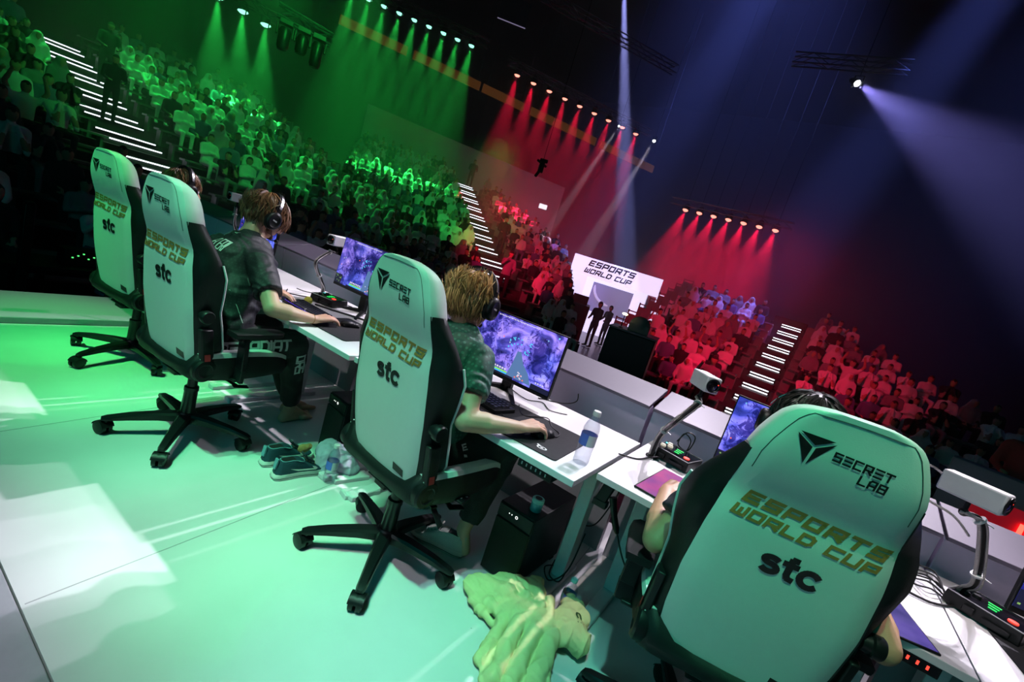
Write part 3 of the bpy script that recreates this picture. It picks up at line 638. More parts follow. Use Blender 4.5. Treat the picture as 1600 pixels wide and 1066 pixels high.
# --- control boxes
def ctrl_box(label, x, y, rz, w=.19, d=.15, h=.045, rings=True, open_lid=False):
    t = thing('talkback_box', label, 'control box', (x, y, TZ), R_(rz), 'black button boxes on the desks')
    b = MB(); b.box((0, 0, h/2+.004), (w, d, h), taper=.97)
    b.build('body', M_plastic_k, t, bevel=.004)
    b = MB(); e = .004
    for p, q in (((-w/2, -d/2), (w/2, -d/2)), ((w/2, -d/2), (w/2, d/2)), ((w/2, d/2), (-w/2, d/2)), ((-w/2, d/2), (-w/2, -d/2))): b.bar((p[0]*.95, p[1]*.95, h+.006), (q[0]*.95, q[1]*.95, h+.006), .0022, .003)
    b.build('top_rim', M_chrome, t)
    b = MB(); b.box((0, 0, h+.0045), (w*.9, d*.9, .002)); b.build('top_plate', M_glass, t)
    for k, (a, c) in enumerate(((-.062, .042), (-.045, .012), (-.065, -.02))):
        b = MB(); b.lathe([(.001, 0), (.013, 0), (.0125, .006), (.010, .009), (.001, .009)], 18, c=(a, c, h+.005)); b.build('round_button', M_ledw if rings else M_plastic_k, t)
    for k in range(3):
        b = MB(); b.box((-.002+.004*k, .03-.026*k, h+.0065), (.034-.006*k, .005, .0015)); b.build('green_caption', M_led_g, t)
    b = MB(); b.lathe([(.001, 0), (.014, 0), (.013, .004), (.001, .005)], 16, c=(.058, -.025, h+.005)); b.build('red_button', M_led_r, t)
    b = MB(); b.box((-.08, .045, h+.0065), (.008, .008, .0015)); b.build('cyan_lamp', M_led_c, t)
    b = MB(); b.box((-.03, -d/2-.004, .025), (.03, .014, .022)); b.box((.04, -d/2-.004, .02), (.07, .012, .018)); b.build('socket', M_plastic_k, t, bevel=.002)
    return t
ctrl_box('black button box with red and green lights left of the keyboard desk monitor', -2.66, 2.04, 12, rings=False)
ctrl_box('black button box with cream buttons beside the pink tablet', -.32, 2.245, -14, rings=True)
ctrl_box('black button box with a glowing red button in the bottom right corner', .765, 2.17, -30, w=.2, d=.15, rings=False)

# --- mouse mats, keyboards, mice
def pad(label, x, y, rz, w, d, logo=False):
    t = thing('mouse_mat', label, 'mouse mat', (x, y, TZ), R_(rz), 'black cloth mouse mats')
    pl = []
    for cx, cy, a0 in ((w/2-.015, d/2-.015, 0), (-w/2+.015, d/2-.015, 90), (-w/2+.015, -d/2+.015, 180), (w/2-.015, -d/2+.015, 270)):
        pl += [(cx+.015*math.cos(R_(a0+k*22.5)), cy+.015*math.sin(R_(a0+k*22.5))) for k in range(5)]
    b = MB(); b.prism(pl, .0005, .0045); b.build('cloth_mat', M_pad, t)
    if logo:
        b = MB(); c = (w/2-.085, -d/2+.05)
        rr = []
        for k in range(25):
            a = 2*PI*k/24; rr.append([(c[0]+r*math.cos(a)*1.25, c[1]+r*.8*math.sin(a), .0052) for r in (.0125, .018)])
        b.add([p for q in rr for p in q], [(2*i, 2*i+2, 2*i+3, 2*i+1) for i in range(24)])
        b.add([(c[0]+.006*math.cos(a)*1.2, c[1]+.005*math.sin(a), .0052) for a in [2*PI*k/12 for k in range(12)]], [tuple(range(12))])
        b.add([(c[0]-.006, c[1]+.013, .0052), (c[0]-.028, c[1]+.022, .0052), (c[0]-.03, c[1]+.014, .0052), (c[0]-.018, c[1]+.006, .0052)], [(0, 1, 2, 3)])
        b.build('printed_logo', M_white, t, smooth=False)
    return t
pad('black mouse mat under the hand of the player in the black jersey', -2.125, 1.79, 2, .40, .36)
pad('large black mouse mat with a round white logo beside the clear bottle', -.86, 1.765, 3, .48, .38, True)
pad('black mouse mat in the bottom right corner of the picture', .95, 1.96, 8, .36, .34)
def keyboard(label, x, y, rz, glow, w=.36, d=.135):
    t = thing('keyboard', label, 'keyboard', (x, y, TZ+.005), R_(rz), 'mechanical keyboards')
    b = MB(); b.box((0, 0, .009), (w, d, .018), taper=.985); b.build('case', M_plastic_k, t, bevel=.003)
    b = MB(); b.box((0, 0, .0185), (w*.955, d*.86, .002)); b.build('backlight_plate', M_keyglow if glow else M_key, t)
    b = MB(); n = 15; pitch = w*.95/n
    for r in range(5):
        x0 = -w*.475+(.2*pitch*(r % 3))
        k = 0
        while k < n:
            wd = 1
            if r == 0 and k == 4: wd = 6
            if r in (1, 2) and k in (0,): wd = 1.6
            if x0+(k+wd)*pitch > w*.478: break
            b.box((x0+(k+wd/2)*pitch, -d*.36+r*d*.18, .0245), (pitch*wd-.0035, d*.18-.0035, .011), taper=.8); k += wd
    tag(b.build('keys', M_key, t, smooth=False), None, kind='stuff')
    return t
keyboard('black keyboard with blue glowing keys on the ball desk', -2.42, 1.735, -3, True)
keyboard('black keyboard under the bright violet monitor', -1.15, 1.80, -11, False)
def mouse(label, x, y, rz):
    o = organic('computer_mouse', [('ell', (0, -.015, .016), (.031, .045, .021)), ('ell', (0, .025, .013), (.028, .036, .016)), ('box', (0, 0, .006), (.056, .10, .012))], .003, M_plastic_k, smooth_it=4)
    o.location = (x, y, TZ+.0045); o.rotation_euler = (0, 0, R_(rz)); tag(o, label, 'computer mouse', 'black mice'); return o
mouse('black mouse under the hand of the player in the black jersey', -2.165, 1.835, -10)
mouse('black mouse under the hand of the blond player', -.76, 1.745, -12)
mouse('black mouse under the hand in the bottom right corner', .86, 2.03, 0)

# --- tablets
def tablet(label, x, y, rz, col1, col2, w=.2, d=.28):
    t = thing('tablet', label, 'tablet', (x, y, TZ), R_(rz), 'tablets lying on the desks')
    b = MB(); b.box((0, 0, .004), (w, d, .007)); b.build('casing', M_plastic_k, t, bevel=.003)
    m = bpy.data.materials.new('tablet_picture'); m.use_nodes = True; N = m.node_tree.nodes; L = m.node_tree.links; bs = N['Principled BSDF']
    tc = N.new('ShaderNodeTexCoord'); nz = N.new('ShaderNodeTexNoise'); nz.inputs['Scale'].default_value = 7; L.new(tc.outputs['Object'], nz.inputs['Vector'])
    r = N.new('ShaderNodeValToRGB'); r.color_ramp.elements[0].position = .35; r.color_ramp.elements[0].color = (*col1, 1); r.color_ramp.elements[1].position = .65; r.color_ramp.elements[1].color = (*col2, 1)
    L.new(nz.outputs['Fac'], r.inputs['Fac']); L.new(r.outputs[0], bs.inputs['Emission Color']); bs.inputs['Emission Strength'].default_value = .8; bs.inputs['Base Color'].default_value = (.02, .02, .02, 1); bs.inputs['Roughness'].default_value = .15
    b = MB(); b.box((0, 0, .0079), (w-.012, d-.012, .0008)); b.build('screen', m, t)
    return t
tablet('tablet with a pink and violet screen lying left of the nearest chair', -.215, 1.90, -4, (.42, .12, .45), (.75, .12, .42), .24, .34)
tablet('tablet with a deep blue violet screen right of the nearest chair', .43, 1.80, 16, (.05, .04, .25), (.16, .11, .5), .2, .26)

# --- bottles
def bottle(label, x, y, z, h=.215, r=.031, rz=0, cap_m=None):
    t = thing('water_bottle', label, 'bottle', (x, y, z), rz, 'clear plastic water bottles'); s = h/.215
    prof = [(.001, .003), (r*.55, .0), (r*.9, .002), (r, .010), (r*.97, .03), (r, .04), (r*.94, .055), (r, .07), (r, .12), (r*.95, .13), (r, .14), (r*.97, .150), (r*.8, .168), (r*.5, .183), (r*.42, .190), (r*.42, .200), (.001, .200)]
    b = MB(); b.lathe([(a, q*s) for a, q in prof], 28); b.build('bottle_body', M_pet, t)
    b = MB(); b.lathe([(.001, .198*s), (r*.5, .198*s), (r*.5, .213*s), (r*.44, .217*s), (.001, .217*s)], 20); b.build('cap', cap_m or M_white, t)
    b = MB(); b.lathe([(r*1.01, .085*s), (r*1.015, .128*s)], 28); lb = MB()
    n = 28
    for i, (m, a0, a1) in enumerate(((M_label_b, 0, 200), (M_label_w, 200, 300), (M_label_b, 300, 360))):
        lb = MB(); k = max(3, int((a1-a0)/12)); rs = []
        for zz in (.080*s, .125*s): rs.append([(r*1.02*math.cos(R_(a0+(a1-a0)*j/k)), r*1.02*math.sin(R_(a0+(a1-a0)*j/k)), zz) for j in range(k+1)])
        lb.rings(rs, closed=False, cap=False)
        lb.build('label_band', m, t)
    return t
bottle('clear water bottle with a white cap standing on the desk corner', -.555, 1.695, TZ+.0, rz=1.54)
bottle('clear water bottle on the floor beside the sneakers and grey cloth', -1.79, 1.625, 0, rz=2.06)
bottle('small bottle with a pale blue cap standing behind the green hoodie', -.472, 1.91, 0, .17, rz=-1.0, cap_m=mat('pale_blue_cap', (.35, .75, .8), .4))
bottle('clear bottle on the floor behind the black card at the far left', -4.23, 1.60, 0, .2, rz=-1.0)
# --- black card leaning on that bottle, paper cups
t = thing('black_card', 'black rectangular card standing upright at the far left stage corner', 'card', (-4.12, 1.56, 0), R_(18))
b = MB(); b.box((0, 0, .085), (.10, .008, .17), M=rotm('X', -8)); b.build('card_face', M_plastic_k, t, bevel=.002)
o = organic('crumpled_tissue', [('ell', (0, 0, .02), (.035, .03, .02)), ('ell', (.03, .01, .025), (.02, .03, .022)), ('ell', (.0, .03, .02), (.02, .02, .02))], .005, mat('white_tissue', (.8, .8, .8), .8), smooth_it=1, disp=lambda c, n: .006*noise.noise(c*60))
o.location = (-3.98, 1.62, 0); tag(o, 'small crumpled white tissue on the floor by the far left chair', 'tissue')
# --- yellow ball
m = mat('yellow_ball_felt', (.75, .80, .10), .8, namt=.3, nscale=120, bump=.6, bscale=150)
b = MB(); b.ball((0, 0, 0), .026, n=18); o = b.build('spiky_ball', m); o.location = (-2.60, 1.845, TZ+.026); tag(o, 'small yellow green ball on the desk behind the glowing keyboard', 'ball')
# --- desk height controls below the edges
def under_ctrl(label, x, y, w, red):
    t = thing('desk_control_panel', label, 'control panel', (x, y, TZ-.028), 0, 'control panels under the desk edges')
    b = MB(); b.box((0, .03, -.02), (w, .06, .038)); b.build('panel', M_plastic_k, t, bevel=.003)
    for k in range(6):
        b = MB(); b.box((-w*.38+k*w*.14, -.0008, -.02), (w*.035, .001, .012)); b.build('button_mark', M_led_r if (red and k > 1) else mat('pale_grey_print', (.6, .6, .6), .5), t)
under_ctrl('black panel of small buttons under the desk with the clear bottle', -.66, 1.545, .15, False)
under_ctrl('black panel with red marks under the desk edge at the bottom right', .50, 1.71, .16, True)
# --- computers
def computer(label, x, y, rz, w=.19, d=.42, h=.352):
    t = thing('computer_tower', label, 'computer', (x, y, 0), R_(rz), 'black computer towers under the desks')
    b = MB(); b.box((0, 0, h/2+.008), (w, d, h-.016)); b.build('case', M_plastic_k, t, bevel=.004)
    b = MB(); b.box((0, -d/2-.004, h*.41), (w*.97, .010, h*.76)); b.build('front_mesh', mat('dark_mesh', (.008, .012, .010), .55, bump=.8, bscale=700), t, bevel=.002)
    b = MB(); b.box((0, -d/2-.004, h*.90), (w*.97, .009, h*.17)); b.build('front_panel', M_plastic_k, t, bevel=.002)
    b = MB()
    for q in range(16):
        a0, a1 = 2*PI*q/16, 2*PI*(q+1)/16
        b.add([(.008+.007*math.cos(a0), -d/2-.0095, h*.915+.007*math.sin(a0)), (.008+.007*math.cos(a1), -d/2-.0095, h*.915+.007*math.sin(a1)), (.008+.0045*math.cos(a1), -d/2-.0095, h*.915+.0045*math.sin(a1)), (.008+.0045*math.cos(a0), -d/2-.0095, h*.915+.0045*math.sin(a0))], [(0, 1, 2, 3)])
    b.build('power_ring', M_glow_w, t)
    for q in range(2):
        b = MB(); b.box((-.018-.014*q, -d/2-.0095, h*.915), (.004, .001, .004)); b.build('port_lamp', M_glow_w, t)
    b = MB(); b.box((w*.28, -d/2-.0098, .03), (.018, .001, .024)); b.build('rating_sticker', mat('pale_sticker', (.6, .75, .8), .5), t)
    b = MB()
    for sx in (-1, 1):
        for sy in (-1, 1): b.box((sx*w*.4, sy*d*.4, .004), (.03, .04, .008))
    b.build('rubber_feet', M_void, t)
    return t
computer('black computer tower under the desk with the clear bottle, a small jar on top', -.785, 2.03, -1)
computer('black computer tower behind the sneakers, left of the middle chair', -2.02, 2.0, -8)
# jar on the tower
t = thing('gum_jar', 'small teal jar with a dark lid ring on top of the black computer tower', 'jar', (-.745, 1.90, .3525), 0)
b = MB(); b.lathe([(.001, 0), (.025, 0), (.027, .003), (.027, .042), (.025, .046), (.001, .046)], 28); b.build('jar_body', mat('teal_jar_label', (.15, .45, .5), .35, namt=.5, nscale=60), t)
b = MB(); b.lathe([(.0265, .042), (.0285, .043), (.0285, .058), (.0265, .062), (.001, .062)], 28); ld = b.build('lid', mat('pale_teal_lid', (.35, .7, .65), .4), t)
b = MB(); b.lathe([(.001, .0622), (.017, .0622), (.017, .0628), (.001, .0628)], 24); b.build('lid_print', M_ink, ld)

# --- cables
def cable(label, pts, r=.0028, m=None, n=10):
    b = MB(); b.tube(smoothpath(pts, n), r, 6); o = b.build('cable', m or M_cable); tag(o, label, 'cable', 'loose cables'); return o
T0 = TZ+.004
cable('black cable running along the ball desk towards the button box', [(-2.95, 1.92, T0), (-2.85, 1.86, T0), (-2.80, 1.93, T0), (-2.74, 1.98, T0+.01)], .0035)
cable('black cable with a plug end lying on the far part of the ball desk', [(-3.0, 2.02, T0+.002), (-2.95, 2.04, T0), (-2.9, 2.10, T0), (-2.8, 2.2, T0)], .003)
cable('thin curved cable on the ball desk behind the keyboard', [(-2.93, 2.2, T0), (-2.8, 2.14, T0), (-2.6, 2.2, T0), (-2.4, 2.12, T0)], .002)
cable('dark cable behind the hand on the ball desk', [(-2.3, 1.75, T0), (-2.2, 1.86, T0), (-2.08, 1.98, T0), (-1.9, 2.06, T0)], .0022)
cable('thick black cable lying in front of the button box with the red light', [(-2.6, 1.90, T0+.002), (-2.48, 1.96, T0+.002), (-2.35, 2.04, T0+.002), (-2.2, 2.1, T0)], .006)
cable('looped black cable between the bright monitor and the mouse', [(-1.02, 1.96, T0), (-.93, 1.86, T0+.002), (-.86, 1.96, T0+.006), (-.80, 1.90, T0), (-.74, 1.86, T0+.004), (-.72, 1.80, T0+.006), (-.745, 1.79, T0)], .0024)
cable('thin cable between the keyboard and the mouse of the blond player', [(-1.0, 1.75, T0+.006), (-.93, 1.72, T0+.006), (-.86, 1.74, T0+.006), (-.80, 1.78, T0+.008)], .0018)
cable('curly thin cable behind the bright violet monitor', [(-1.2, 2.14, T0), (-1.06, 2.09, T0), (-1.0, 2.16, T0), (-.92, 2.10, T0), (-.85, 2.16, T0)], .0024)
cable('black cable hanging behind the right edge of the bright monitor', [(-.93, 2.42, .80), (-.92, 2.40, .76), (-.95, 2.30, .748), (-1.05, 2.2, T0)], .003)
cable('black cable crossing the gap from the bottle desk to the tablet desk', [(-.50, 1.98, T0+.002), (-.47, 2.0, T0+.001), (-.43, 2.04, T0), (-.40, 2.12, T0+.004), (-.37, 2.16, .76)], .0032)
cable('coiled black cable behind the bent camera arm', [(-.36, 2.38, .80), (-.33, 2.38, .86), (-.29, 2.39, .85), (-.30, 2.38, .78), (-.35, 2.38, .79), (-.34, 2.38, .85), (-.30, 2.37, .83), (-.31, 2.36, .76), (-.36, 2.3, .75)], .003)
cable('black cable hanging in a loop under the desk gap', [(-.52, 2.2, .62), (-.60, 2.22, .46), (-.62, 2.22, .30), (-.60, 2.22, .25), (-.54, 2.2, .30), (-.50, 2.2, .45), (-.47, 2.18, .62)], .0035)
cable('black cable trailing from the hanging plug to the floor', [(-.36, 1.83, .50), (-.30, 1.9, .36), (-.20, 2.0, .22), (-.05, 2.15, .12), (.1, 2.3, .05)], .0035)
cable('tangled black cable around the white desk foot', [(-.66, 2.16, .03), (-.62, 2.02, .04), (-.56, 2.0, .05), (-.58, 2.1, .06), (-.66, 2.05, .045), (-.60, 1.98, .04), (-.55, 2.04, .10), (-.56, 2.15, .25)], .0035)
cable('thin cable hanging below the ball desk', [(-1.98, 1.9, .70), (-2.0, 2.0, .5), (-2.02, 2.1, .38), (-1.9, 2.2, .3)], .0025)
cable('thin cable curling on the floor near the bare feet', [(-2.5, 2.3, .004), (-2.35, 2.2, .004), (-2.25, 2.05, .004), (-2.2, 1.9, .004)], .003)
for k, (y0, z) in enumerate(((2.26, .75), (2.3, .755), (2.2, .75))):
    cable(['black cable tangle beside the nearest bendy arm, back strand', 'black cable tangle beside the nearest bendy arm, middle strand', 'black cable tangle beside the nearest bendy arm, front strand'][k], [(.42, y0, z), (.50, y0+.05, z+.03), (.56, y0-.03, z), (.60, y0-.10, z+.03), (.66, y0-.06, z), (.64, y0+.03, z+.02), (.56, y0+.05, z)], .003)
cable('thick black cable from the nearest bendy arm base to the left', [(.69, 2.16, .75), (.62, 2.08, .748), (.56, 2.06, .748), (.48, 2.08, .748)], .004)
# hanging plug strip
t = thing('hanging_plug', 'black adaptor plug and cable boot hanging under the tablet desk', 'plug', (-.44, 1.82, .70), 0, None)
b = MB(); b.box((0, 0, -.055), (.045, .03, .11), M=rotm('Y', 12)); b.box((-.02, 0, -.115), (.06, .035, .03)); b.build('adaptor', M_plastic_k, t, bevel=.004)
b = MB(); b.tube([(.02, 0, -.07), (.05, 0, -.14), (.07, .005, -.18), (.08, .01, -.20)], [.016, .013, .014, .008], 10); b.build('plug_boot', M_plastic_k, t)

# --- white power bricks / papers on the floor by the middle chair
for (x, y, l) in ((-1.76, 1.74, 'white flat adaptor on the floor right of the floor bottle'), (-1.62, 1.70, 'white flat adaptor on the floor behind the middle chair base')):
    b = MB(); b.box((0, 0, .012), (.07, .20, .024)); o = b.build('power_adaptor', M_white, bevel=.004, loc=(x, y, 0), rot=(0, 0, R_(-12))); tag(o, l, 'adaptor', 'white flat adaptors')

# --- sneakers
M_shoe = mat('dark_teal_knit', (.010, .045, .075), .7, bump=.4, bscale=300); M_sole = mat('white_foam_sole', (.72, .75, .72), .6); M_line = mat('pale_blue_trim', (.14, .32, .40), .6)
M_lace = mat('tan_lace', (.45, .28, .1), .7); M_tongue = mat('black_tongue', (.02, .03, .04), .8)
def shoe(name, label, x, y, rz, upper, sole, group, mark=True, scale=1.0, inner=None):
    t = thing(name, label, 'shoe', (x, y, 0), R_(rz), group); s = scale
    def outline(k, z, sh=0): # heel at -y
        pts = [(0, -.140), (.022, -.136), (.034, -.115), (.036, -.07), (.034, -.02), (.040, .03), (.047, .07), (.044, .11), (.028, .138), (.0, .148), (-.026, .138), (-.040, .11), (-.042, .06), (-.036, .01), (-.034, -.05), (-.035, -.10), (-.024, -.134)]
        return [(a*k*s, (b_*k+sh)*s, z*s) for a, b_ in pts]
    b = MB(); b.rings([outline(.97, .0), outline(1.03, .008), outline(1.05, .020), outline(1.0, .034)]); so = b.build('sole', sole, t, autos=60)
    for v in so.data.vertices:
        if v.co.z < .02*s and v.co.y > .07*s: v.co.z += (v.co.y/s-.07)*.18*s
    b = MB(); b.rings([outline(1.055, .012), outline(1.06, .015)], cap=False); b.build('sole_groove', M_void, t)
    rs = []
    for f, z, k0 in ((0, .03, .98), (.25, .050, .98), (.55, .070, .92), (.8, .088, .82), (1, .100, .70)):
        ring = []
        for a, b_ in [(p[0]/s, p[1]/s) for p in outline(1, 0)]:
            toe = max(0, (b_-.0)/.148); zz = z-(z-.03)*min(1, toe*1.15)*.78
            yk = b_*k0 if b_ > 0 else b_*(1-.12*f)
            ring.append((a*k0*s, (yk-.018*f*(1 if b_ > 0 else 0))*s, zz*s))
        rs.append(ring)
    b = MB(); b.rings(rs); b.build('upper', upper, t, autos=80)
    b = MB(); op = [((a*.66)*s, (-.052+bb*.43)*s, (.1005 - .12*max(0, bb-.02))*s) for a, bb, _ in [(p[0]/s, p[1]/s, 0) for p in outline(1, 0)]]
    b.rings([op, [(q[0]*.98, q[1], q[2]+.001) for q in op]]); b.build('opening', inner or M_void, t)
    b = MB(); b.tube([Vector(q)+Vector((0, 0, .001)) for q in op]+[Vector(op[0])], .0024*s, 6); b.build('collar', M_line if mark else upper, t)
    b = MB(); b.rings([[(x*s, y*s, z*s) for x, y, z in q] for q in ([(-.017, -.002, .120), (.017, -.002, .120), (.019, .004, .125), (-.019, .004, .125)], [(-.020, .020, .092), (.020, .020, .092), (.021, .024, .100), (-.021, .024, .100)], [(-.019, .062, .066), (.019, .062, .066), (.018, .066, .074), (-.018, .066, .074)])]); b.build('tongue', M_tongue if mark else upper, t, autos=60)
    b = MB(); b.rings([[(x*s, y*s, z*s) for x, y, z in q] for q in ([(-.012, -.142, .060), (.012, -.142, .060), (.012, -.134, .060), (-.012, -.134, .060)], [(-.013, -.136, .112), (.013, -.136, .112), (.012, -.128, .112), (-.012, -.128, .112)])]); b.build('heel_tab', M_line if mark else upper, t, autos=60)
    b = MB()
    for k in range(4): b.tube([((-.018)*s, (.018+k*.017)*s, (.086-k*.009)*s), (0, (.022+k*.017)*s, (.094-k*.009)*s), (.018*s, (.018+k*.017)*s, (.086-k*.009)*s)], .0022*s, 5)
    tag(b.build('laces', M_lace if mark else M_white, t), None, kind=None)
    if mark:
        for sgn in (-1, 1):
            b = MB(); c = [(-.075, .066), (-.035, .050), (.02, .046), (.062, .044), (.070, .052), (.058, .062), (.040, .066), (.046, .058), (.05, .053), (.02, .054), (-.03, .058)]
            b.add([((sgn*(.0440+.0045*max(0, q[0]/.05)-.10*max(0, q[1]-.05)))*s, q[0]*s, q[1]*s) for q in c], [tuple(range(len(c)))]); b.build('side_stripe', M_sole, t, smooth=False)
        b = MB(); b.box((0, -.137*s, .062*s), (.014*s, .002, .012*s)); b.build('heel_mark', mat('turquoise_mark', (.05, .5, .45), .5), t)
    return t
shoe('sneaker', 'dark teal sneaker with white sole, the left one nearer the chair casters', -2.06, 1.545, -2, M_shoe, M_sole, 'pair of teal sneakers on the floor')
shoe('sneaker', 'dark teal sneaker with white stripe, the right one nearer the bottle', -1.915, 1.53, -6, M_shoe, M_sole, 'pair of teal sneakers on the floor')
# gift bag tissue (tan) in the shoe
o = organic('tan_insole', [('ell', (0, 0, .02), (.022, .035, .024)), ('ell', (.01, .02, .03), (.015, .02, .02))], .004, mat('tan_cloth', (.38, .22, .08), .8), smooth_it=3, disp=lambda c, n: .003*noise.noise(c*70))
o.location = (-1.985, 1.58, .085); tag(o, 'small folded tan cloth tucked between the two sneakers', 'cloth')
# grey cloth draped over the toes
def creases(amp, d, sc=9, seed=0):
    d = Vector(d).normalized(); q = Vector((-d.y, d.x, 0))
    def f(c, n):
        w = noise.noise_vector(c*5+Vector((seed, 0, 0)))*.05; p = c+w
        v = Vector((p.dot(d)*sc*2.4, p.dot(q)*sc*.8, p.z*sc)); r = 1-2.2*abs(noise.noise(v+Vector((seed, 3, 1))))
        v2 = Vector((p.dot(q)*sc*2.2, p.dot(d)*sc*.9, p.z*sc*1.3)); r2 = 1-2.2*abs(noise.noise(v2+Vector((1, seed, 7))))
        return amp*(.75*r*abs(r)+.25*r2*abs(r2)-.2)
    return f
def folds(freq, amp, d=(1, 0, 0), seed=0):
    d = Vector(d).normalized()
    def f(c, n):
        w = c.dot(d)+.25*c.length*noise.noise(c*7+Vector((seed, 0, 0)))
        return amp*(math.sin(w*freq)*(.55+.45*noise.noise(c*9+Vector((0, seed, 0))))+.8*noise.noise(c*18+Vector((seed, seed, 0))))
    return f
o = organic('grey_towel', [('ell', (0, 0, .07), (.105, .085, .055)), ('ell', (.08, .03, .05), (.07, .09, .05)), ('ell', (-.05, .02, .085), (.07, .05, .035)), ('cap', (-.06, -.01, .10), (.02, -.04, .11), .02, .022), ('cap', (.0, -.06, .10), (.05, -.075, .03), .03, .028), ('cap', (.05, -.05, .09), (.085, -.07, .02), .03, .024), ('ell', (.12, .06, .03), (.05, .06, .03))],
    .005, mat('lavender_grey_cloth', (.50, .48, .62), .85, bump=.3, bscale=500), smooth_it=3, disp=creases(.009, (1, .2, 0), 11, 2))
o.location = (-1.93, 1.73, 0.004); o.rotation_euler = (0, 0, R_(-15)); tag(o, 'lavender grey cloth bunched over the toes of the sneakers', 'cloth')

# --- green hoodie on the floor
M_hood = mat('pale_green_fleece', (.78, .72, .36), .95, bump=.35, bscale=400, namt=.05)
prims = [('ell', (-.02, .06, .035), (.15, .13, .045)), ('ell', (.06, -.02, .045), (.16, .12, .045)), ('ell', (-.12, .0, .03), (.12, .085, .036)), ('cap', (-.21, .02, .03), (-.05, .0, .05), .032, .05), ('cap', (-.19, -.06, .025), (.06, -.10, .05), .024, .030), ('ell', (-.20, -.02, .03), (.06, .06, .035)),
         ('ell', (.21, .06, .05), (.075, .12, .055)), ('cap', (.17, .18, .06), (.27, .0, .05), .035, .05), ('cap', (.25, .10, .08), (.20, .17, .07), .035, .025),
         ('cap', (-.02, -.10, .05), (.00, -.32, .02), .026, .022), ('cap', (.045, -.10, .06), (.07, -.36, .03), .028, .026), ('cap', (.11, -.08, .06), (.13, -.36, .03), .030, .028), ('cap', (.175, -.06, .055), (.20, -.34, .02), .032, .032), ('ell', (.11, -.24, .015), (.13, .17, .024)),
         ('cap', (.00, .17, .05), (.08, .02, .085), .040, .022), ('cap', (-.10, .11, .05), (.02, .03, .07), .022, .026), ('cap', (.10, .08, .08), (.17, -.06, .06), .020, .024), ('cap', (-.17, -.09, .02), (-.04, -.14, .02), .018, .014)]
hood = organic('green_hoodie', prims, .0048, M_hood, smooth_it=5, disp=lambda c, n: creases(.014, (1, -.30, 0), 6.5, 5)(c, n)+creases(.0045, (.6, 1, 0), 15, 8)(c, n))
hood.location = (-.60, 1.70, .008); hood.rotation_euler = (0, 0, R_(8))
for v in hood.data.vertices: v.co.z = max(v.co.z, -.004)
tag(hood, 'pale green hoodie lying crumpled on the floor at the bottom of the picture', 'hoodie')
bb = bvh_of(hood); fn = decal_fn(bb, (.235, .06, .1), (.6, -.8, 0), (.8, .6, 0), .004)
b = MB(); 
for q in range(14):
    a0, a1 = R_(40+q*20), R_(60+q*20)
    b.add([fn(.020*math.cos(a0), .014*math.sin(a0)), fn(.020*math.cos(a1), .014*math.sin(a1)), fn(.010*math.cos(a1), .006*math.sin(a1)), fn(.010*math.cos(a0), .006*math.sin(a0))], [(0, 1, 2, 3)])
for q in (-1, 0, 1): b.add([fn(.03+.004*math.cos(k*PI/3)*.6, q*.014+.004*math.sin(k*PI/3)*.6) for k in range(6)], [tuple(range(6))])
b.build('printed_mark', mat('dark_green_print', (.05, .09, .03), .8), hood, smooth=False)

# ---------------------------------------------------------------- people
def skin_mat(name, col):
    m = mat(name, col, .5, bump=.08, bscale=350, namt=.08, nscale=14); b = m.node_tree.nodes['Principled BSDF']
    b.inputs['Subsurface Weight'].default_value = .12; b.inputs['Subsurface Radius'].default_value = (.012, .005, .003); return m
M_skin = skin_mat('fair_skin', (.60, .36, .25)); M_skin2 = skin_mat('tan_skin', (.50, .28, .17))
def jersey_mat(name, base, dot, sc=70):
    m = bpy.data.materials.new(name); m.use_nodes = True; nt = m.node_tree; N = nt.nodes; L = nt.links; b = N['Principled BSDF']; b.inputs['Roughness'].default_value = .62
    tc = N.new('ShaderNodeTexCoord'); v = N.new('ShaderNodeTexVoronoi'); v.inputs['Scale'].default_value = sc; v.inputs['Randomness'].default_value = 0; L.new(tc.outputs['Object'], v.inputs['Vector'])
    r = N.new('ShaderNodeValToRGB'); r.color_ramp.elements[0].position = .30; r.color_ramp.elements[0].color = (*dot, 1); r.color_ramp.elements[1].position = .38; r.color_ramp.elements[1].color = (*base, 1); L.new(v.outputs['Distance'], r.inputs['Fac'])
    n = N.new('ShaderNodeTexNoise'); n.inputs['Scale'].default_value = 3; L.new(tc.outputs['Object'], n.inputs['Vector'])
    mx = N.new('ShaderNodeMix'); mx.data_type = 'RGBA'; mx.inputs['A'].default_value = (*base, 1); L.new(n.outputs['Fac'], mx.inputs['Factor']); L.new(r.outputs[0], mx.inputs['B']); L.new(mx.outputs['Result'], b.inputs['Base Color'])
    bp = N.new('ShaderNodeBump'); bp.inputs['Strength'].default_value = .15; bp.inputs['Distance'].default_value = .003; n2 = N.new('ShaderNodeTexNoise'); n2.inputs['Scale'].default_value = 350; L.new(tc.outputs['Object'], n2.inputs['Vector']); L.new(n2.outputs['Fac'], bp.inputs['Height']); L.new(bp.outputs['Normal'], b.inputs['Normal'])
    return m
M_jer_k = jersey_mat('black_patterned_jersey', (.008, .009, .014), (.035, .04, .05))
M_jer_g = jersey_mat('dark_green_dotted_jersey', (.006, .065, .050), (.05, .22, .16), 55)
M_jer_n = jersey_mat('dark_navy_jersey', (.006, .010, .018), (.010, .016, .028), 60)
M_trk = mat('black_sweatpants', (.012, .012, .014), .85, bump=.3, bscale=300)
